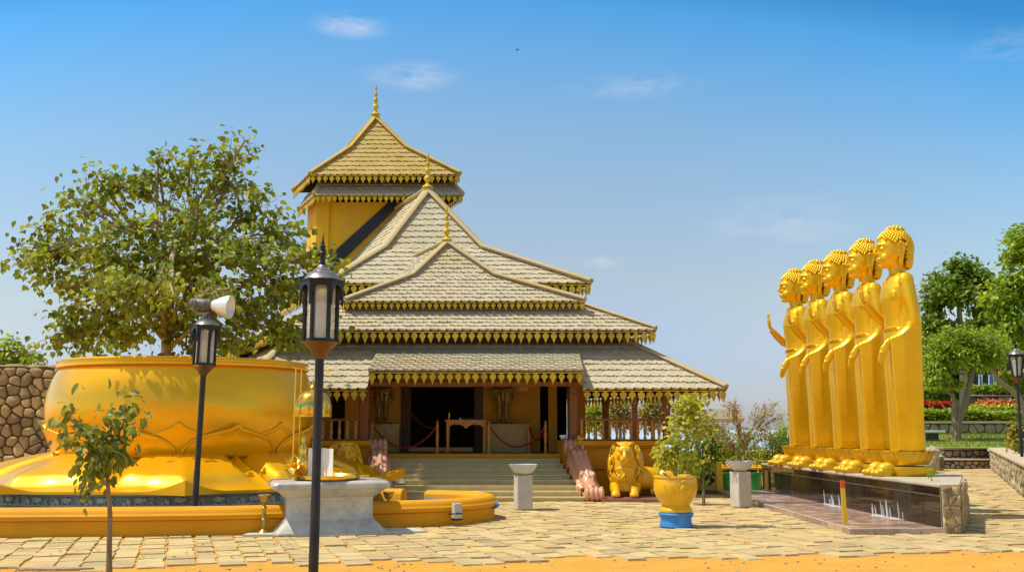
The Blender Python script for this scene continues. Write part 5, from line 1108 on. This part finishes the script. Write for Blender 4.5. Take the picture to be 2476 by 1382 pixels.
def bodhi():
    Y = 24.4; b = W(400, 1000, Y); base = (b.x, Y, 0)
    tr = [(b.x, Y, 0), (b.x+.03, Y, 1.2), (b.x+.0, Y-.05, 2.6), W(402, 800, Y-.2), W(412, 720, Y-.3), W(432, 640, Y-.5), W(450, 560, Y-.6), W(480, 470, Y-.7)]
    B = [(95, 610, 22.2, 85, 45, .8), (55, 640, 22, 45, 40, .4), (120, 545, 22.5, 60, 45, .6), (200, 500, 22.8, 75, 55, 1), (235, 430, 23, 40, 32, .4), (300, 460, 23, 70, 55, 1), (385, 425, 23.2, 60, 45, .7), (385, 375, 23, 30, 16, .15), (455, 400, 23.2, 70, 48, .9), (545, 385, 23, 60, 42, .7), (592, 340, 22.8, 26, 22, .28), (560, 440, 23, 70, 50, .9), (630, 500, 22.8, 60, 55, .9), (690, 560, 22.6, 60, 50, .9), (480, 520, 22.0, 100, 65, 1.4), (330, 560, 21.6, 100, 70, 1.4), (210, 600, 21.6, 95, 60, 1.2), (170, 690, 22, 95, 50, 1.0), (290, 660, 20.8, 100, 60, 1.3), (420, 620, 20.6, 90, 65, 1.3), (540, 610, 21, 95, 65, 1.3), (650, 640, 21.6, 90, 60, 1.2), (740, 615, 22, 55, 50, .7), (800, 640, 22.2, 40, 26, .3), (150, 770, 22.8, 60, 45, .7), (250, 770, 23, 80, 50, .9), (350, 745, 22, 70, 50, .8), (500, 730, 21.8, 90, 55, 1.1), (610, 730, 22, 85, 55, 1.0), (700, 710, 22.4, 60, 50, .8), (620, 800, 23.4, 80, 38, .7), (710, 815, 23.6, 75, 38, .8), (130, 835, 23.2, 45, 28, .4), (230, 840, 24.4, 70, 26, .5), (330, 835, 24.6, 60, 26, .4), (520, 830, 24.4, 70, 26, .6), (400, 800, 23.6, 60, 40, .7), (450, 835, 24.2, 70, 24, .6), (290, 800, 23.8, 70, 36, .7), (570, 825, 24.2, 60, 28, .6), (170, 815, 23.4, 60, 34, .6), (460, 700, 22.6, 60, 40, .5), (235, 715, 19.1, 55, 34, .5), (320, 690, 19.1, 60, 36, .5), (420, 715, 19.1, 60, 36, .5), (540, 700, 19.1, 60, 36, .5), (805, 770, 22.6, 14, 70, .18)]
    plant('bodhi_tree', 'large bodhi tree with heart shaped leaves rising behind the golden bowl', 'tree', base, tr, .14, [blob(x, y, (max(Yb, 21.6)+.4 if Yb > 20 else Yb), rx, ry, w, .9 if Yb > 20 else .4) for x, y, Yb, rx, ry, w in B], 8300, .155, 'leaf_bodhi', 'bark_pale', 11, 'heart', .75, 17, limb_r=.5, attach=(.35, .95), twr=.013, outward=.35, spread=1.25)
bodhi()
def saplings():
    Y = 11.0; P = lambda px, py, dy=0: W(px, py, Y+dy); g = W(264, 1409, Y); g.z = 0
    plant('sapling', 'thin young tree with drooping leaves standing in the sand before the pool wall', 'tree', g, [g, P(264, 1330), P(266, 1240), P(261, 1170), P(258, 1120), P(252, 1090)], .030,
        [blob(160, 1008, Y, 28, 22, .7, .1), blob(190, 1040, Y, 35, 30, .9, .12), blob(240, 1070, Y, 45, 35, 1.2, .14), blob(305, 975, Y, 28, 24, .8, .1), blob(280, 1020, Y, 32, 30, 1, .12), blob(295, 1070, Y, 22, 40, .8, .12), blob(250, 1110, Y, 45, 30, 1.1, .14), blob(215, 1130, Y-.05, 25, 32, .7, .1), blob(208, 1180, Y-.1, 13, 22, .25, .06)], 400, .12, 'leaf_sapling', 'bark', 5, 'oval', .85, 7, limb_r=.42, attach=(.72, 1.0), twr=.004, outward=.3, part='foliage')
    w = MB(); 
    g = PG; Y = g.y; P = lambda px, py, dy=0: W(px, py, Y+dy)
    plant('potted_shrub', 'lime green broad leaved shrub growing in the yellow pot', 'shrub', (g.x, g.y, .72), [P(1635, 1158), P(1636, 1130), P(1630, 1105), P(1640, 1080)], .016,
        [blob(1612, 1095, Y-.05, 22, 30, 1, .18), blob(1600, 1110, Y, 18, 18, .5, .1), blob(1640, 1050, Y, 38, 35, 1.2, .22), blob(1655, 995, Y, 40, 38, 1.4, .22), blob(1690, 1030, Y, 32, 34, 1, .2), blob(1665, 965, Y, 26, 18, .5, .12), blob(1690, 985, Y, 22, 24, .6, .15), blob(1680, 1115, Y, 22, 18, .5, .15), blob(1640, 1105, Y-.1, 26, 18, .7, .12)], 950, .10, 'leaf_lime', 'bark_pale', 7, 'oval', .25, 9, limb_r=.45, attach=(.2, 1), twr=.005, outward=.5, part='foliage')
    Y = 22.5; b = W(1700, 1150, Y)
    plant('dark_shrub', 'dark leafy shrub behind the yellow pot', 'shrub', (b.x, Y, 0), [(b.x, Y, 0), W(1700, 1140, Y), W(1698, 1080, Y)], .03, [blob(1690, 1070, Y, 40, 45, 1, .4), blob(1735, 1080, Y, 40, 35, 1, .4), blob(1665, 1120, Y, 30, 35, .7, .3), blob(1715, 1030, Y, 35, 30, .7, .3), blob(1690, 1130, Y, 35, 30, .7, .3)], 900, .11, 'leaf_dark', 'bark', 9, 'oval', .5, 14, twr=.006, part='foliage')
    Y = BG.y; b = Vector((BG.x, BG.y, BH-.1)); P = lambda px, py, dy=0: W(px, py, Y+dy)
    plant('wiry_shrub', 'wiry shrub with rusty feathery tips fanning out of the right hand bowl', 'shrub', b, [b, P(1793, 1105), P(1797, 1085)], .018, [blob(1745, 1040, Y, 35, 32, 1, .25), blob(1775, 1000, Y, 32, 26, .7, .25), blob(1800, 1045, Y, 40, 35, 1.1, .3), blob(1835, 1000, Y, 30, 25, .7, .25), blob(1868, 985, Y, 26, 16, .5, .2), blob(1885, 1005, Y, 20, 16, .4, .2), blob(1770, 975, Y, 22, 14, .3, .15), blob(1850, 1040, Y, 32, 22, .6, .25), blob(1770, 1075, Y, 35, 20, .8, .25)], 1700, .065, 'leaf_rust', 'bark', 13, 'blade', .0, 26, limb_r=.35, attach=(0, 1), twr=.005, outward=.6, part='foliage')
    Y = 28.5
    for i, (px, py, rx, ry, m) in enumerate(((1735, 1075, 45, 40, 'leaf_mid'), (1800, 1085, 50, 40, 'leaf_mid'), (1868, 1085, 48, 48, 'leaf_dark'), (1895, 1060, 25, 40, 'leaf_mid'))):
        b = W(px, 1170, Y+i*.3); plant('hedge_bush', ['low green bush behind the olive box and the wiry shrub', 'low green bush behind the right hand bowl', 'dense dark green bush at the far end of the black plinth', 'narrow green bush close behind the farthest golden statue'][i], 'bush', (b.x, Y+i*.3, 0), [(b.x, Y+i*.3, 0), W(px, 1130, Y+i*.3), W(px, 1090, Y+i*.3)], .05,
            [blob(px-rx*.4, py+10, Y+i*.3, rx*.6, ry*.7, 1, .5), blob(px+rx*.4, py+5, Y+i*.3, rx*.6, ry*.7, 1, .5), blob(px, py-12, Y+i*.3, rx*.7, ry*.7, 1, .5), blob(px, py+45, Y+i*.3, rx, ry*.6, 1, .5)], 1000, .11, m, 'bark', 20+i, 'blade', .1, 24, twr=.006, group='bushes beyond the plaza', part='foliage')
    # foliage seen through the veranda and beyond the temple
    for i, (px, py, rx, ry, Y, m) in enumerate(((1440, 1000, 40, 30, 40, 'leaf_mid'), (1500, 985, 50, 42, 39, 'leaf_yel'), (1580, 985, 50, 45, 38, 'leaf_yel'), (1660, 990, 36, 36, 39, 'leaf_yel'))):
        b = W(px, 1100, Y); plant('yellow_tree', ['green shrubby tree seen through the first veranda bay', 'yellow leaved tree seen through the middle veranda bay', 'yellow leaved tree seen through the last veranda bay', 'yellow leaved tree behind the potted shrub'][i], 'tree', (b.x, Y, -.4), [(b.x, Y, -.4), W(px, 1050, Y), W(px, 1000, Y)], .08, [blob(px-rx*.4, py+8, Y, rx*.6, ry*.7, 1, .6), blob(px+rx*.4, py+8, Y, rx*.6, ry*.7, 1, .6), blob(px, py-12, Y, rx*.6, ry*.6, 1, .6), blob(px, py+32, Y, rx, ry*.5, 1, .6)], 1000, .14, m, 'bark', 30+i, 'oval', .3, 22, twr=.008, group='trees behind the veranda')
    Y = 33
    b = W(30, 1000, Y); plant('far_tree', 'small bright green tree top showing over the rubble wall', 'tree', (b.x, Y, 0), [(b.x, Y, 0), W(30, 950, Y), W(35, 880, Y)], .12, [blob(0, 850, Y, 40, 30, 1, .6), blob(45, 860, Y, 40, 26, 1, .6), blob(20, 830, Y, 30, 18, .5, .5), blob(85, 868, Y, 28, 14, .5, .5), blob(20, 885, Y, 60, 20, 1, .6)], 900, .17, 'leaf_mid', 'bark', 41, 'oval', .3, 20, twr=.01)
saplings()

# ------------------------------------------------------------------ rubble wall on the left
def left_wall():
    T = thing('rubble_wall', 'tall dry stone rubble wall behind the lotus bowl', 'stone wall', (-10.5, 25.6, 0)); x0, x1 = -13.2, W(215, 1000, 25.6).x; h = W(70, 880, 25.6).z
    b = MB(); b.bbox(x0, x1, 25.6, 26.1, 0, h-.06); b.build('core', M['mortar'], T, smooth=None); b = MB(); stone_face(b, (x0, 25.6, 0), (1, 0, 0), (0, 0, 1), x1-x0, h-.08, .235, 21, .09, .012, 1.2); b.build('stones', M['stone'], T, smooth=60)
    b = MB(); rng = random.Random(4); x = x0
    while x < x1: w = rng.uniform(.25, .6); b.ell((x+w/2, 25.85, h-.06+rng.uniform(-.01, .02)), (w/2*1.02, .30, .07), n=12); x += w
    b.build('top_course', M['stone'], T, smooth=60)
left_wall()

# ------------------------------------------------------------------ terraced garden on the right
def garden():
    lawn = MB(); nx, ny = 24, 20; vs = []; fs = []
    def lz(x, y): return .80+max(0, (y-43)/9)*.46+.05*math.sin(x*.8)*math.sin(y*.6)*(1 if y > 44 else 0)
    # lawn behind the side wall, and the one above the steps
    wl = lambda y: 11.1+(y-23.4)*.398+.25
    for j in range(ny+1):
        y = 17+(52.5-17)*j/ny
        for i in range(nx+1):
            xa = wl(y) if y < 42.8 else 13.0; x = xa+(34-xa)*(i/nx)**1.5; vs.append((x, y, lz(x, y)))
    for j in range(ny):
        for i in range(nx): a = j*(nx+1)+i; fs.append((a, a+1, a+nx+2, a+nx+1))
    lawn.add(vs, fs); lawn.build('lawn', M['lawn'], kind='structure', smooth=180)
    g = MB(); rng = random.Random(3)
    for _ in range(5200):
        y = rng.uniform(42.9, 52.3) if rng.random() < .7 else rng.uniform(24, 42); x = rng.uniform(14, 24) if y > 42.8 else wl(y)+.5+rng.random()**2*6
        z = lz(x, y); h = rng.uniform(.05, .13); dx, dy = rng.uniform(-.05, .05), rng.uniform(-.05, .05); g.add([(x-.018, y, z-.01), (x+.018, y, z-.01), (x+dx, y+dy, z+h)], [(0, 1, 2)])
    g.build('grass', M['grass'], kind='stuff', smooth=None)
    # side wall with a broad coping
    T = thing('garden_wall', 'low rubble garden wall with broad pale coping along the path', 'stone wall', (13, 28, 0)); a = Vector((9.0, 18.1, 0)); e = Vector((18.55, 42.1, 0)); d = (e-a).normalized(); n_ = Vector((-d.y, d.x, 0))
    b = MB(); b.add([a, e, e-n_*.4, a-n_*.4]+[p+Vector((0, 0, .74)) for p in (a, e, e-n_*.4, a-n_*.4)], [(3, 2, 1, 0), (4, 5, 6, 7), (0, 1, 5, 4), (1, 2, 6, 5), (2, 3, 7, 6), (3, 0, 4, 7)]); b.build('core', M['mortar'], T, smooth=None)
    b = MB(); stone_face(b, e, -d, (0, 0, 1), (e-a).length, .735, .24, 31, .07, .016, 1.3); b.v = [v for v in b.v]; b.build('stones', M['stone_grey'], T, smooth=60)
    b = MB(); k = 26; rng = random.Random(6)
    for i in range(k):
        p, q = a.lerp(e, i/k+.0006), a.lerp(e, (i+1)/k-.0006); u = n_*.12; v = -n_*.50; z0, z1 = .742, .815+rng.uniform(-.006, .006); b.add([p+v+Vector((0, 0, z0)), q+v+Vector((0, 0, z0)), q+u+Vector((0, 0, z0)), p+u+Vector((0, 0, z0)), p+v+Vector((0, 0, z1)), q+v+Vector((0, 0, z1)), q+u+Vector((0, 0, z1)), p+u+Vector((0, 0, z1))], [(3, 2, 1, 0), (4, 5, 6, 7), (0, 1, 5, 4), (1, 2, 6, 5), (2, 3, 7, 6), (3, 0, 4, 7)])
    b.build('coping', M['cap'], T, smooth=None, bevel=.015)
    # steps up to the lawn
    S_ = thing('garden_steps', 'two broad rubble steps from the paved path up to the lawn', 'steps', (16.8, 42, 0)); x0, x1, xs = 14.3, 18.6, 15.6
    b = MB(); b.bbox(xs, x1, 41.95, 42.9, 0, .33); b.bbox(x0, x1, 42.55, 43.2, 0, .74); b.build('core', M['mortar'], S_, smooth=None)
    b = MB(); stone_face(b, (xs, 41.95, 0), (1, 0, 0), (0, 0, 1), x1-xs, .32, .2, 41, .06); stone_face(b, (x0, 42.55, .0), (1, 0, 0), (0, 0, 1), x1-x0, .73, .22, 42, .06); b.build('stones', M['stone_grey'], S_, smooth=60)
    b = MB(); b.bbox(xs-.03, x1, 41.84, 42.56, .335, .395); b.build('tread', M['cap'], S_, smooth=None, bevel=.015); b = MB(); b.bbox(x0-.05, x1, 42.43, 43.2, .745, .81); b.build('tread', M['cap'], S_, smooth=None, bevel=.015)
    for i, (px, py, Y, r) in enumerate(((2250, 1093, 40, .33), (2240, 1112, 38.5, .36), (2262, 1108, 40.6, .30), (2243, 1125, 36, .30))):
        p = W(px, py, Y); b = MB(); rng = random.Random(i+50); b.ell((p.x, Y, p.z), (r*1.1, r*.8, r*.7), n=10); b.v = [v+Vector((rng.uniform(-.05, .05), rng.uniform(-.05, .05), rng.uniform(-.05, .05))) for v in b.v]
        b.v = [Vector((v.x, v.y, v.z)) for v in b.v]; b.bbox(p.x-r*.7, p.x+r*.7, Y-.2, Y+.3, 0, p.z); tag(b.build('boulder', M['stone_grey'], smooth=50), ['upper rounded boulder beside the steps by the nearest statue', 'grey boulder below the topmost, close to the nearest statue base', 'boulder against the left end of the garden steps', 'lowest boulder on the path edge behind the plinth'][i], 'boulder', 'boulders beside the garden steps')
    # terrace walls behind the lawn
    def terrace(Y, x0, x1, pyb, pyt, lab, seed, cell):
        zb, zt = W(2350, pyb, Y).z-.3, W(2350, pyt, Y).z; t = thing('terrace_wall', lab, 'stone wall', ((x0+x1)/2, Y, zb), 0, 'terrace walls of the garden'); b = MB(); b.bbox(x0, x1, Y, Y+.5, zb, zt-.1); b.build('core', M['mortar'], t, smooth=None)
        b = MB(); stone_face(b, (x0, Y, zb), (1, 0, 0), (0, 0, 1), x1-x0, zt-zb-.1, cell, seed, .09); b.build('stones', M['stone_grey'], t, smooth=60); b = MB(); b.bbox(x0, x1, Y-.14, Y+.55, zt-.1, zt); b.build('coping', M['cap'], t, smooth=None, bevel=.02); return zt
    z1 = terrace(52.3, 15, 36, 1052, 1018, 'rubble terrace wall behind the forked tree', 61, .36)
    z2 = terrace(57, 24.0, 38, 1004, 992, 'thin upper terrace wall below the orange flowers', 62, .3)
    z3 = terrace(62, 16, 40, 985, 954, 'topmost mossy terrace wall behind the flower beds', 63, .4)
    t = MB(); t.quad((18, 52.6, z1-.02), (40, 52.6, z1-.02), (40, 62, z2+.02), (21, 62, z2+.02)); t.quad((23, 62.3, z3-.05), (60, 62.3, z3-.05), (60, 74, z3+.6), (27, 74, z3+.6)); t.build('terrace_ground', M['lawn'], kind='structure', smooth=None)
    rng = random.Random(77)
    def strip(name, lab, cat, Y, px0, px1, py0, py1, L, m, n, dep=.8, kind='oval'):
        b = MB(); 
        for _ in range(n):
            px = rng.uniform(px0, px1); py = rng.uniform(py0, py1+4*math.sin(px*.21)); p = W(px, py, Y+rng.uniform(0, dep)); leaf(b, p, Vector((rng.gauss(0, 1), rng.gauss(0, 1), rng.gauss(.3, .6))), Vector((rng.gauss(0, .6), -.2, 1)), L*rng.uniform(.7, 1.2), kind)
        o = b.build(name, M[m], smooth=None); tag(o, lab, cat); return o
    strip('hedge', 'low clipped green hedge along the top of the rubble terrace wall', 'hedge', 52.8, 2205, 2385, 992, 1018, .24, 'leaf_mid', 1500)
    strip('hedge', 'clipped green hedge to the right of the forked tree', 'hedge', 52.9, 2322, 2500, 996, 1018, .24, 'leaf_mid', 1300)
    strip('flower_bed', 'bed of deep red flowers left of the forked tree', 'flower bed', 57.2, 2225, 2308, 974, 994, .26, 'petal_red', 600)
    strip('flower_bed', 'bed of pale orange flowers right of the forked tree', 'flower bed', 58.2, 2362, 2466, 968, 988, .22, 'petal_or', 620)
    strip('flower_bed_leaves', 'lime green foliage under the pale orange flowers', 'plants', 57.6, 2345, 2470, 980, 994, .24, 'leaf_lime', 500)
    strip('hedge', 'shrubby hedge behind the red flowers', 'hedge', 60.5, 2215, 2330, 940, 975, .28, 'leaf_mid', 900)
    strip('hedge', 'light green hedge above the topmost terrace wall', 'hedge', 62.6, 2340, 2480, 932, 956, .28, 'leaf_mid', 900)
    strip('hedge', 'bright rounded hedge below the orange beam', 'hedge', 61.5, 2420, 2490, 900, 945, .3, 'leaf_lime', 500)
    # trees
    Y = 47.5; b = W(2313, 1066, Y); P = lambda px, py, dy=0: W(px, py, Y+dy)
    T = plant('forked_tree', 'light green tree with a forked trunk on the lawn', 'tree', b, [P(2313, 1068), P(2313, 1040), P(2318, 1015), P(2332, 985), P(2342, 940), P(2350, 905), P(2354, 880)], .20, [blob(2350, 860, Y, 55, 28, 1.2, 1.2), blob(2300, 850, Y, 45, 28, 1, 1.2), blob(2400, 860, Y, 42, 28, 1, 1.2), blob(2330, 815, Y, 60, 28, 1.2, 1.2), blob(2390, 825, Y, 40, 26, .9, 1.2), blob(2260, 870, Y, 32, 32, .8, 1.0), blob(2245, 910, Y, 28, 24, .6, .9), blob(2270, 830, Y, 32, 26, .7, 1), blob(2270, 900, Y, 22, 20, .4, .8)], 4800, .23, 'leaf_mid', 'bark', 51, 'blade', .35, 26, twr=.02, limb_r=.22, attach=(.8, 1), upb=.8)
    m = MB(); m.tube([P(2312, 1050), P(2307, 1010), P(2308, 975), P(2304, 955), P(2288, 945)], [.18, .13, .11, .09, .04], 8); m.tube([P(2318, 1020, -.1), P(2319, 990), P(2312, 965)], [.1, .09, .06], 8)
    rng2 = random.Random(6); m.build('limb', M['bark'], T, smooth=60)
    m = MB()
    for _ in range(420):
        p = P(2300+26*rng2.uniform(-1, 1), 928+8*rng2.uniform(-1, 1), rng2.uniform(-.3, .3)); leaf(m, p, Vector((rng2.gauss(0, 1), rng2.gauss(0, 1), -.3)), Vector((0, -.2, 1)), .3*rng2.uniform(.7, 1.2), 'blade')
    m.build('low_spray', M['leaf_lime'], T, smooth=None)
    Y = 60; b = W(2330, 1000, Y); P = lambda px, py, dy=0: W(px, py, Y+dy)
    plant('mango_tree', 'dark green domed tree behind the row of golden statues', 'tree', (b.x, Y, 1.5), [(b.x, Y, 1.5), P(2330, 900), P(2325, 820), P(2320, 760), P(2318, 720)], .24, [blob(2290, 680, Y, 45, 30, 1, 1.5), blob(2340, 665, Y, 48, 32, 1.1, 1.5), blob(2320, 640, Y, 38, 14, .5, 1.2), blob(2380, 690, Y, 38, 32, .9, 1.5), blob(2260, 720, Y, 36, 36, 1, 1.5), blob(2330, 715, Y-1, 60, 26, 1.1, 1.4), blob(2390, 740, Y, 36, 30, .8, 1.4), blob(2250, 780, Y, 32, 40, 1, 1.5), blob(2240, 830, Y, 26, 36, .8, 1.5), blob(2290, 800, Y, 36, 26, .5, 1.3), blob(2370, 790, Y+1, 36, 30, .7, 1.3)], 6500, .31, 'leaf_dark', 'bark_pale', 52, 'oval', .6, 30, twr=.03, limb_r=.32, attach=(.35, 1))
    Y = 53; b = W(2500, 1000, Y); P = lambda px, py, dy=0: W(px, py, Y+dy)
    plant('tall_tree', 'tall bright green tree at the right edge above the garden lamp', 'tree', (b.x, Y, 1.2), [(b.x, Y, 1.2), P(2500, 900), P(2495, 800), P(2490, 700), P(2490, 620)], .28, [blob(2470, 570, Y, 30, 28, .8, 1.4), blob(2500, 600, Y, 50, 40, 1.2, 1.5), blob(2450, 620, Y, 32, 24, .7, 1.3), blob(2450, 680, Y, 50, 36, 1.3, 1.5), blob(2410, 720, Y, 36, 28, .8, 1.3), blob(2500, 700, Y, 50, 40, 1.2, 1.5), blob(2440, 760, Y, 50, 36, 1.2, 1.5), blob(2480, 810, Y, 45, 36, 1, 1.5), blob(2430, 820, Y, 36, 24, .7, 1.2), blob(2520, 780, Y, 50, 40, 1, 1.5)], 6500, .29, 'leaf_mid', 'bark', 53, 'oval', .6, 30, twr=.03, limb_r=.32, attach=(.4, 1))
    Y = 70
    for i, (px, py, rx, ry) in enumerate(((2260, 880, 60, 60), (2340, 890, 60, 60), (2430, 870, 70, 70), (2390, 800, 60, 60), (2520, 860, 60, 80))):
        b = W(px, 980, Y+i); plant('shade_tree', ['deep green shade tree behind the nearest statue', 'deep green shade tree behind the forked trunk', 'deep green shade tree above the orange beam', 'deep green shade tree between the domed and tall trees', 'deep green shade tree behind the garden lamp'][i], 'tree', (b.x, Y+i, 1), [(b.x, Y+i, 1), W(px, 930, Y+i), W(px, 880, Y+i)], .35, [blob(px-rx*.4, py+10, Y+i, rx*.6, ry*.6, 1, 1.6), blob(px+rx*.4, py+5, Y+i, rx*.6, ry*.6, 1, 1.6), blob(px, py-20, Y+i, rx*.7, ry*.6, 1, 1.6), blob(px, py+45, Y+i, rx, ry*.5, 1, 1.6)], 1700, .5, 'leaf_dark', 'bark', 70+i, 'oval', .5, 30, twr=.03, group='shade trees behind the garden')
    Y = 50; b = W(2490, 1020, Y); P = lambda px, py, dy=0: W(px, py, Y+dy)
    plant('leaning_tree', 'tree with a crooked trunk leaning left over the orange flowers', 'tree', b, [P(2492, 1030), P(2478, 990), P(2462, 960), P(2440, 938), P(2412, 918), P(2402, 895), P(2388, 880)], .17, [blob(2385, 850, Y, 26, 18, .8, .8), blob(2420, 850, Y, 28, 18, .7, .8), blob(2400, 870, Y, 18, 10, .4, .6)], 700, .26, 'leaf_mid', 'bark_pale', 81, 'blade', .4, 18, twr=.02, limb_r=.3, attach=(.9, 1))
    Y = 33; b = W(2465, 1085, Y); plant('round_bush', 'round bright green bush on the lawn behind the garden wall', 'bush', (b.x, Y, .8), [(b.x, Y, .8), W(2465, 1060, Y), W(2465, 1040, Y)], .05, [blob(2455, 1055, Y, 20, 22, 1, .4), blob(2480, 1050, Y, 26, 26, 1, .4), blob(2468, 1030, Y, 24, 16, .8, .35), blob(2462, 1070, Y, 22, 12, .6, .3)], 900, .12, 'leaf_yel', 'bark', 83, 'oval', .2, 26, twr=.008, part='foliage')
    p = W(2252, 1128, 18.2); b = Vector((W(2252, 1150, 17.6).x, 17.6, .745)); plant('weed', 'small green weed sprouting on the plinth coping', 'plant', b, [b, b+Vector((0, 0, .05)), b+Vector((0, 0, .10))], .006, [(b+Vector((0, 0, .10)), (.05, .05, .06), 1)], 40, .05, 'leaf_mid', 'bark', 84, 'oval', .1, 8, twr=.003, part='foliage')
    # garden lamp, slab, far beam and poles
    Y = 29; b_ = W(2465, 1002, Y); o = lamp((b_.x, Y, .8), 'black tapered garden lamp at the right edge among the trees', 0, W(2465, 925, Y).z-.8, True, False, .9, True)
    S2 = thing('garden_slab', 'pale green flat slab on the grass beside the nearest statue', 'slab', W(2255, 1045, 48)); p0, p1 = W(2225, 1040, 47), W(2278, 1040, 47); b = MB(); b.bbox(p0.x, p1.x, 46.6, 48.8, p0.z-.1, p0.z); b.build('top', M['bowl'], S2, smooth=None, bevel=.02); b = MB(); b.bbox(p0.x+.2, p1.x-.2, 46.9, 48.5, .8, p0.z-.1); b.build('base', M['mortar'], S2, smooth=None)
    A = thing('garden_shelter', 'far shelter with an orange beam and blue and white poles under the trees', 'shelter', W(2420, 950, 66)); 
    for px in (2368, 2374, 2392, 2397, 2402): p = W(px, 942, 64.5); b = MB(); b.tube([p, W(px, 905, 64.5)], .055, 8); b.build('pole', M['bluewhite' if px % 2 == 0 else 'blue_pot'], A)
    p, q = W(2421, 907, 66), W(2475, 896, 66); b = MB(); b.bbox(p.x, q.x+1, 66, 66.4, p.z, q.z); b.build('beam', M['orange'], A, smooth=None); b = MB(); b.bbox(W(2350, 900, 68).x, q.x+1.5, 67.8, 68, 2, p.z+1.0); b.build('back_wall', M['black'], A, smooth=None)
M['bluewhite'] = pm('pale_blue', (.45, .58, .80), .5, var=.05)
garden()

# ------------------------------------------------------------------ odds and ends behind the plaza
def fallen():
    rng = random.Random(12); b = MB()
    for _ in range(90):
        x, y = (rng.uniform(-6.5, 7), rng.uniform(13.6, 23)) if rng.random() < .6 else (rng.uniform(-6.5, -1), rng.uniform(13.4, 16)); leaf(b, Vector((x, y, .036)), Vector((rng.gauss(0, 1), rng.gauss(0, 1), .05)), Vector((rng.gauss(0, .2), rng.gauss(0, .2), 1)), rng.uniform(.03, .06), 'heart')
    b.build('fallen_leaves', M['dry_leaf'], kind='stuff', smooth=None)
M['dry_leaf'] = leafmat('dry_leaf', (.22, .11, .03), col2=(.34, .20, .05), trans=.1)
fallen()
def odds():
    Y = 26.2; T = thing('olive_cabinet', 'olive cabinet with a round black disc on its front beside the planter', 'cabinet', W(1710, 1190, Y)); a, b_ = W(1683, 1188, Y), W(1733, 1117, Y); b = MB(); b.bbox(a.x, b_.x, Y, Y+.5, .10, b_.z); b.build('panel', M['olive'], T, smooth=None, bevel=.01)
    b = MB(); b.extr([(0, 0), (.16, .0), (.12, b_.z-.10), (0, b_.z-.10)], (b_.x+.003, Y+.02, .10), (1, .2, 0), (0, 0, 1), (0, .4, 0)); b.build('side_panel', M['yellow'], T, smooth=None)
    c = W(1711, 1153, Y); b = MB(); m = Matrix.Rotation(math.pi/2, 3, 'X'); b.lathe([(.02, .09), (.05, .08), (.10, .03), (.16, .02), (.175, .03), (.185, .02), (.185, 0), (.01, -.0)], (0, 0, 0), 36); b.v = [Vector((c.x, Y-.005, c.z))+m@v for v in b.v]; b.build('disc', M['black'], T, smooth=40)
    b = MB(); b.bbox(a.x-.25, b_.x+.5, Y-.15, Y+.6, 0, .098); b.build('base', M['mortar'], T, smooth=None, bevel=.01)
    Y = 27.5; T = thing('dark_table', 'long black table standing behind the right hand bowl', 'table', W(1800, 1180, Y)); a, b_ = W(1748, 1130, Y), W(1845, 1130, Y); b = MB(); b.bbox(a.x, b_.x, Y, Y+.6, a.z-.05, a.z); b.build('table_top', M['orange'], T, smooth=None)
    for x in (a.x+.06, b_.x-.06):
        for y in (Y+.05, Y+.55): b = MB(); b.box((x, y, (a.z-.05)/2), (.06, .06, a.z-.05)); b.build('leg', M['black'], T, smooth=None)
    b = MB(); b.bbox(a.x+.1, b_.x-.1, Y+.5, Y+.54, .25, a.z-.06); b.build('back_panel', M['black'], T, smooth=None)
    for px, lab in ((1750, 'green plastic tub beside the olive cabinet'), (1822, 'green plastic tub under the long black table end')):
        Y = 27.0; g = W(px, 1190, Y); b = MB(); b.lathe([(.16, .02), (.20, .25), (.22, .45), (.235, .46), (.235, .49), (.21, .49), (.18, .1), (.01, .08)], (g.x, Y, 0), 24); tag(b.build('tub', M['green'], smooth=40), lab, 'tub', 'green tubs')
    Y = 40; a, b_ = W(1680, 1012, Y), W(1800, 1012, Y); T = thing('far_shelter', 'open shelter with a low grey roof behind the shrubs', 'shelter', ((a.x+b_.x)/2, Y, 0)); b = MB()
    b.extr([(0, 0), (1, 0), (.93, .36), (.08, .36)], (a.x, Y, a.z), (b_.x-a.x, 0, 0), (0, .4, 1), (0, .06, -.06)); b.bbox(a.x+.05, b_.x-.05, Y+.05, Y+2, a.z-.12, a.z-.07); b.build('roof', M['tile'], T, smooth=None)
    for x in (a.x+.15, b_.x-.15): b = MB(); b.box((x, Y+.3, (a.z-.12)/2), (.12, .12, a.z-.12)); b.build('post', M['timber'], T, smooth=None)
    g = G(130, 1377); b = MB(); rng = random.Random(2); b.prism([(g.x+.42*math.cos(t*.7)*rng.uniform(.85, 1.1), g.y+.11*math.sin(t*.7)) for t in range(9)], -.01, .03); tag(b.build('flat_stone', M['stone_grey'], smooth=None), 'flat dark stone half sunk in the sand before the sapling', 'stone')
    p = W(1251, 121, 60); b = MB(); b.ell(p, (.05, .12, .05), n=10); b.add([p+Vector((0, .05, 0)), p+Vector((-.16, -.02, .05)), p+Vector((-.10, -.08, .03)), p+Vector((0, -.05, 0)), p+Vector((.10, -.08, .03)), p+Vector((.16, -.02, .05))], [(0, 1, 2, 3), (0, 3, 4, 5)]); tag(b.build('bird', M['black']), 'tiny dark bird flying high above the temple', 'bird')
odds()
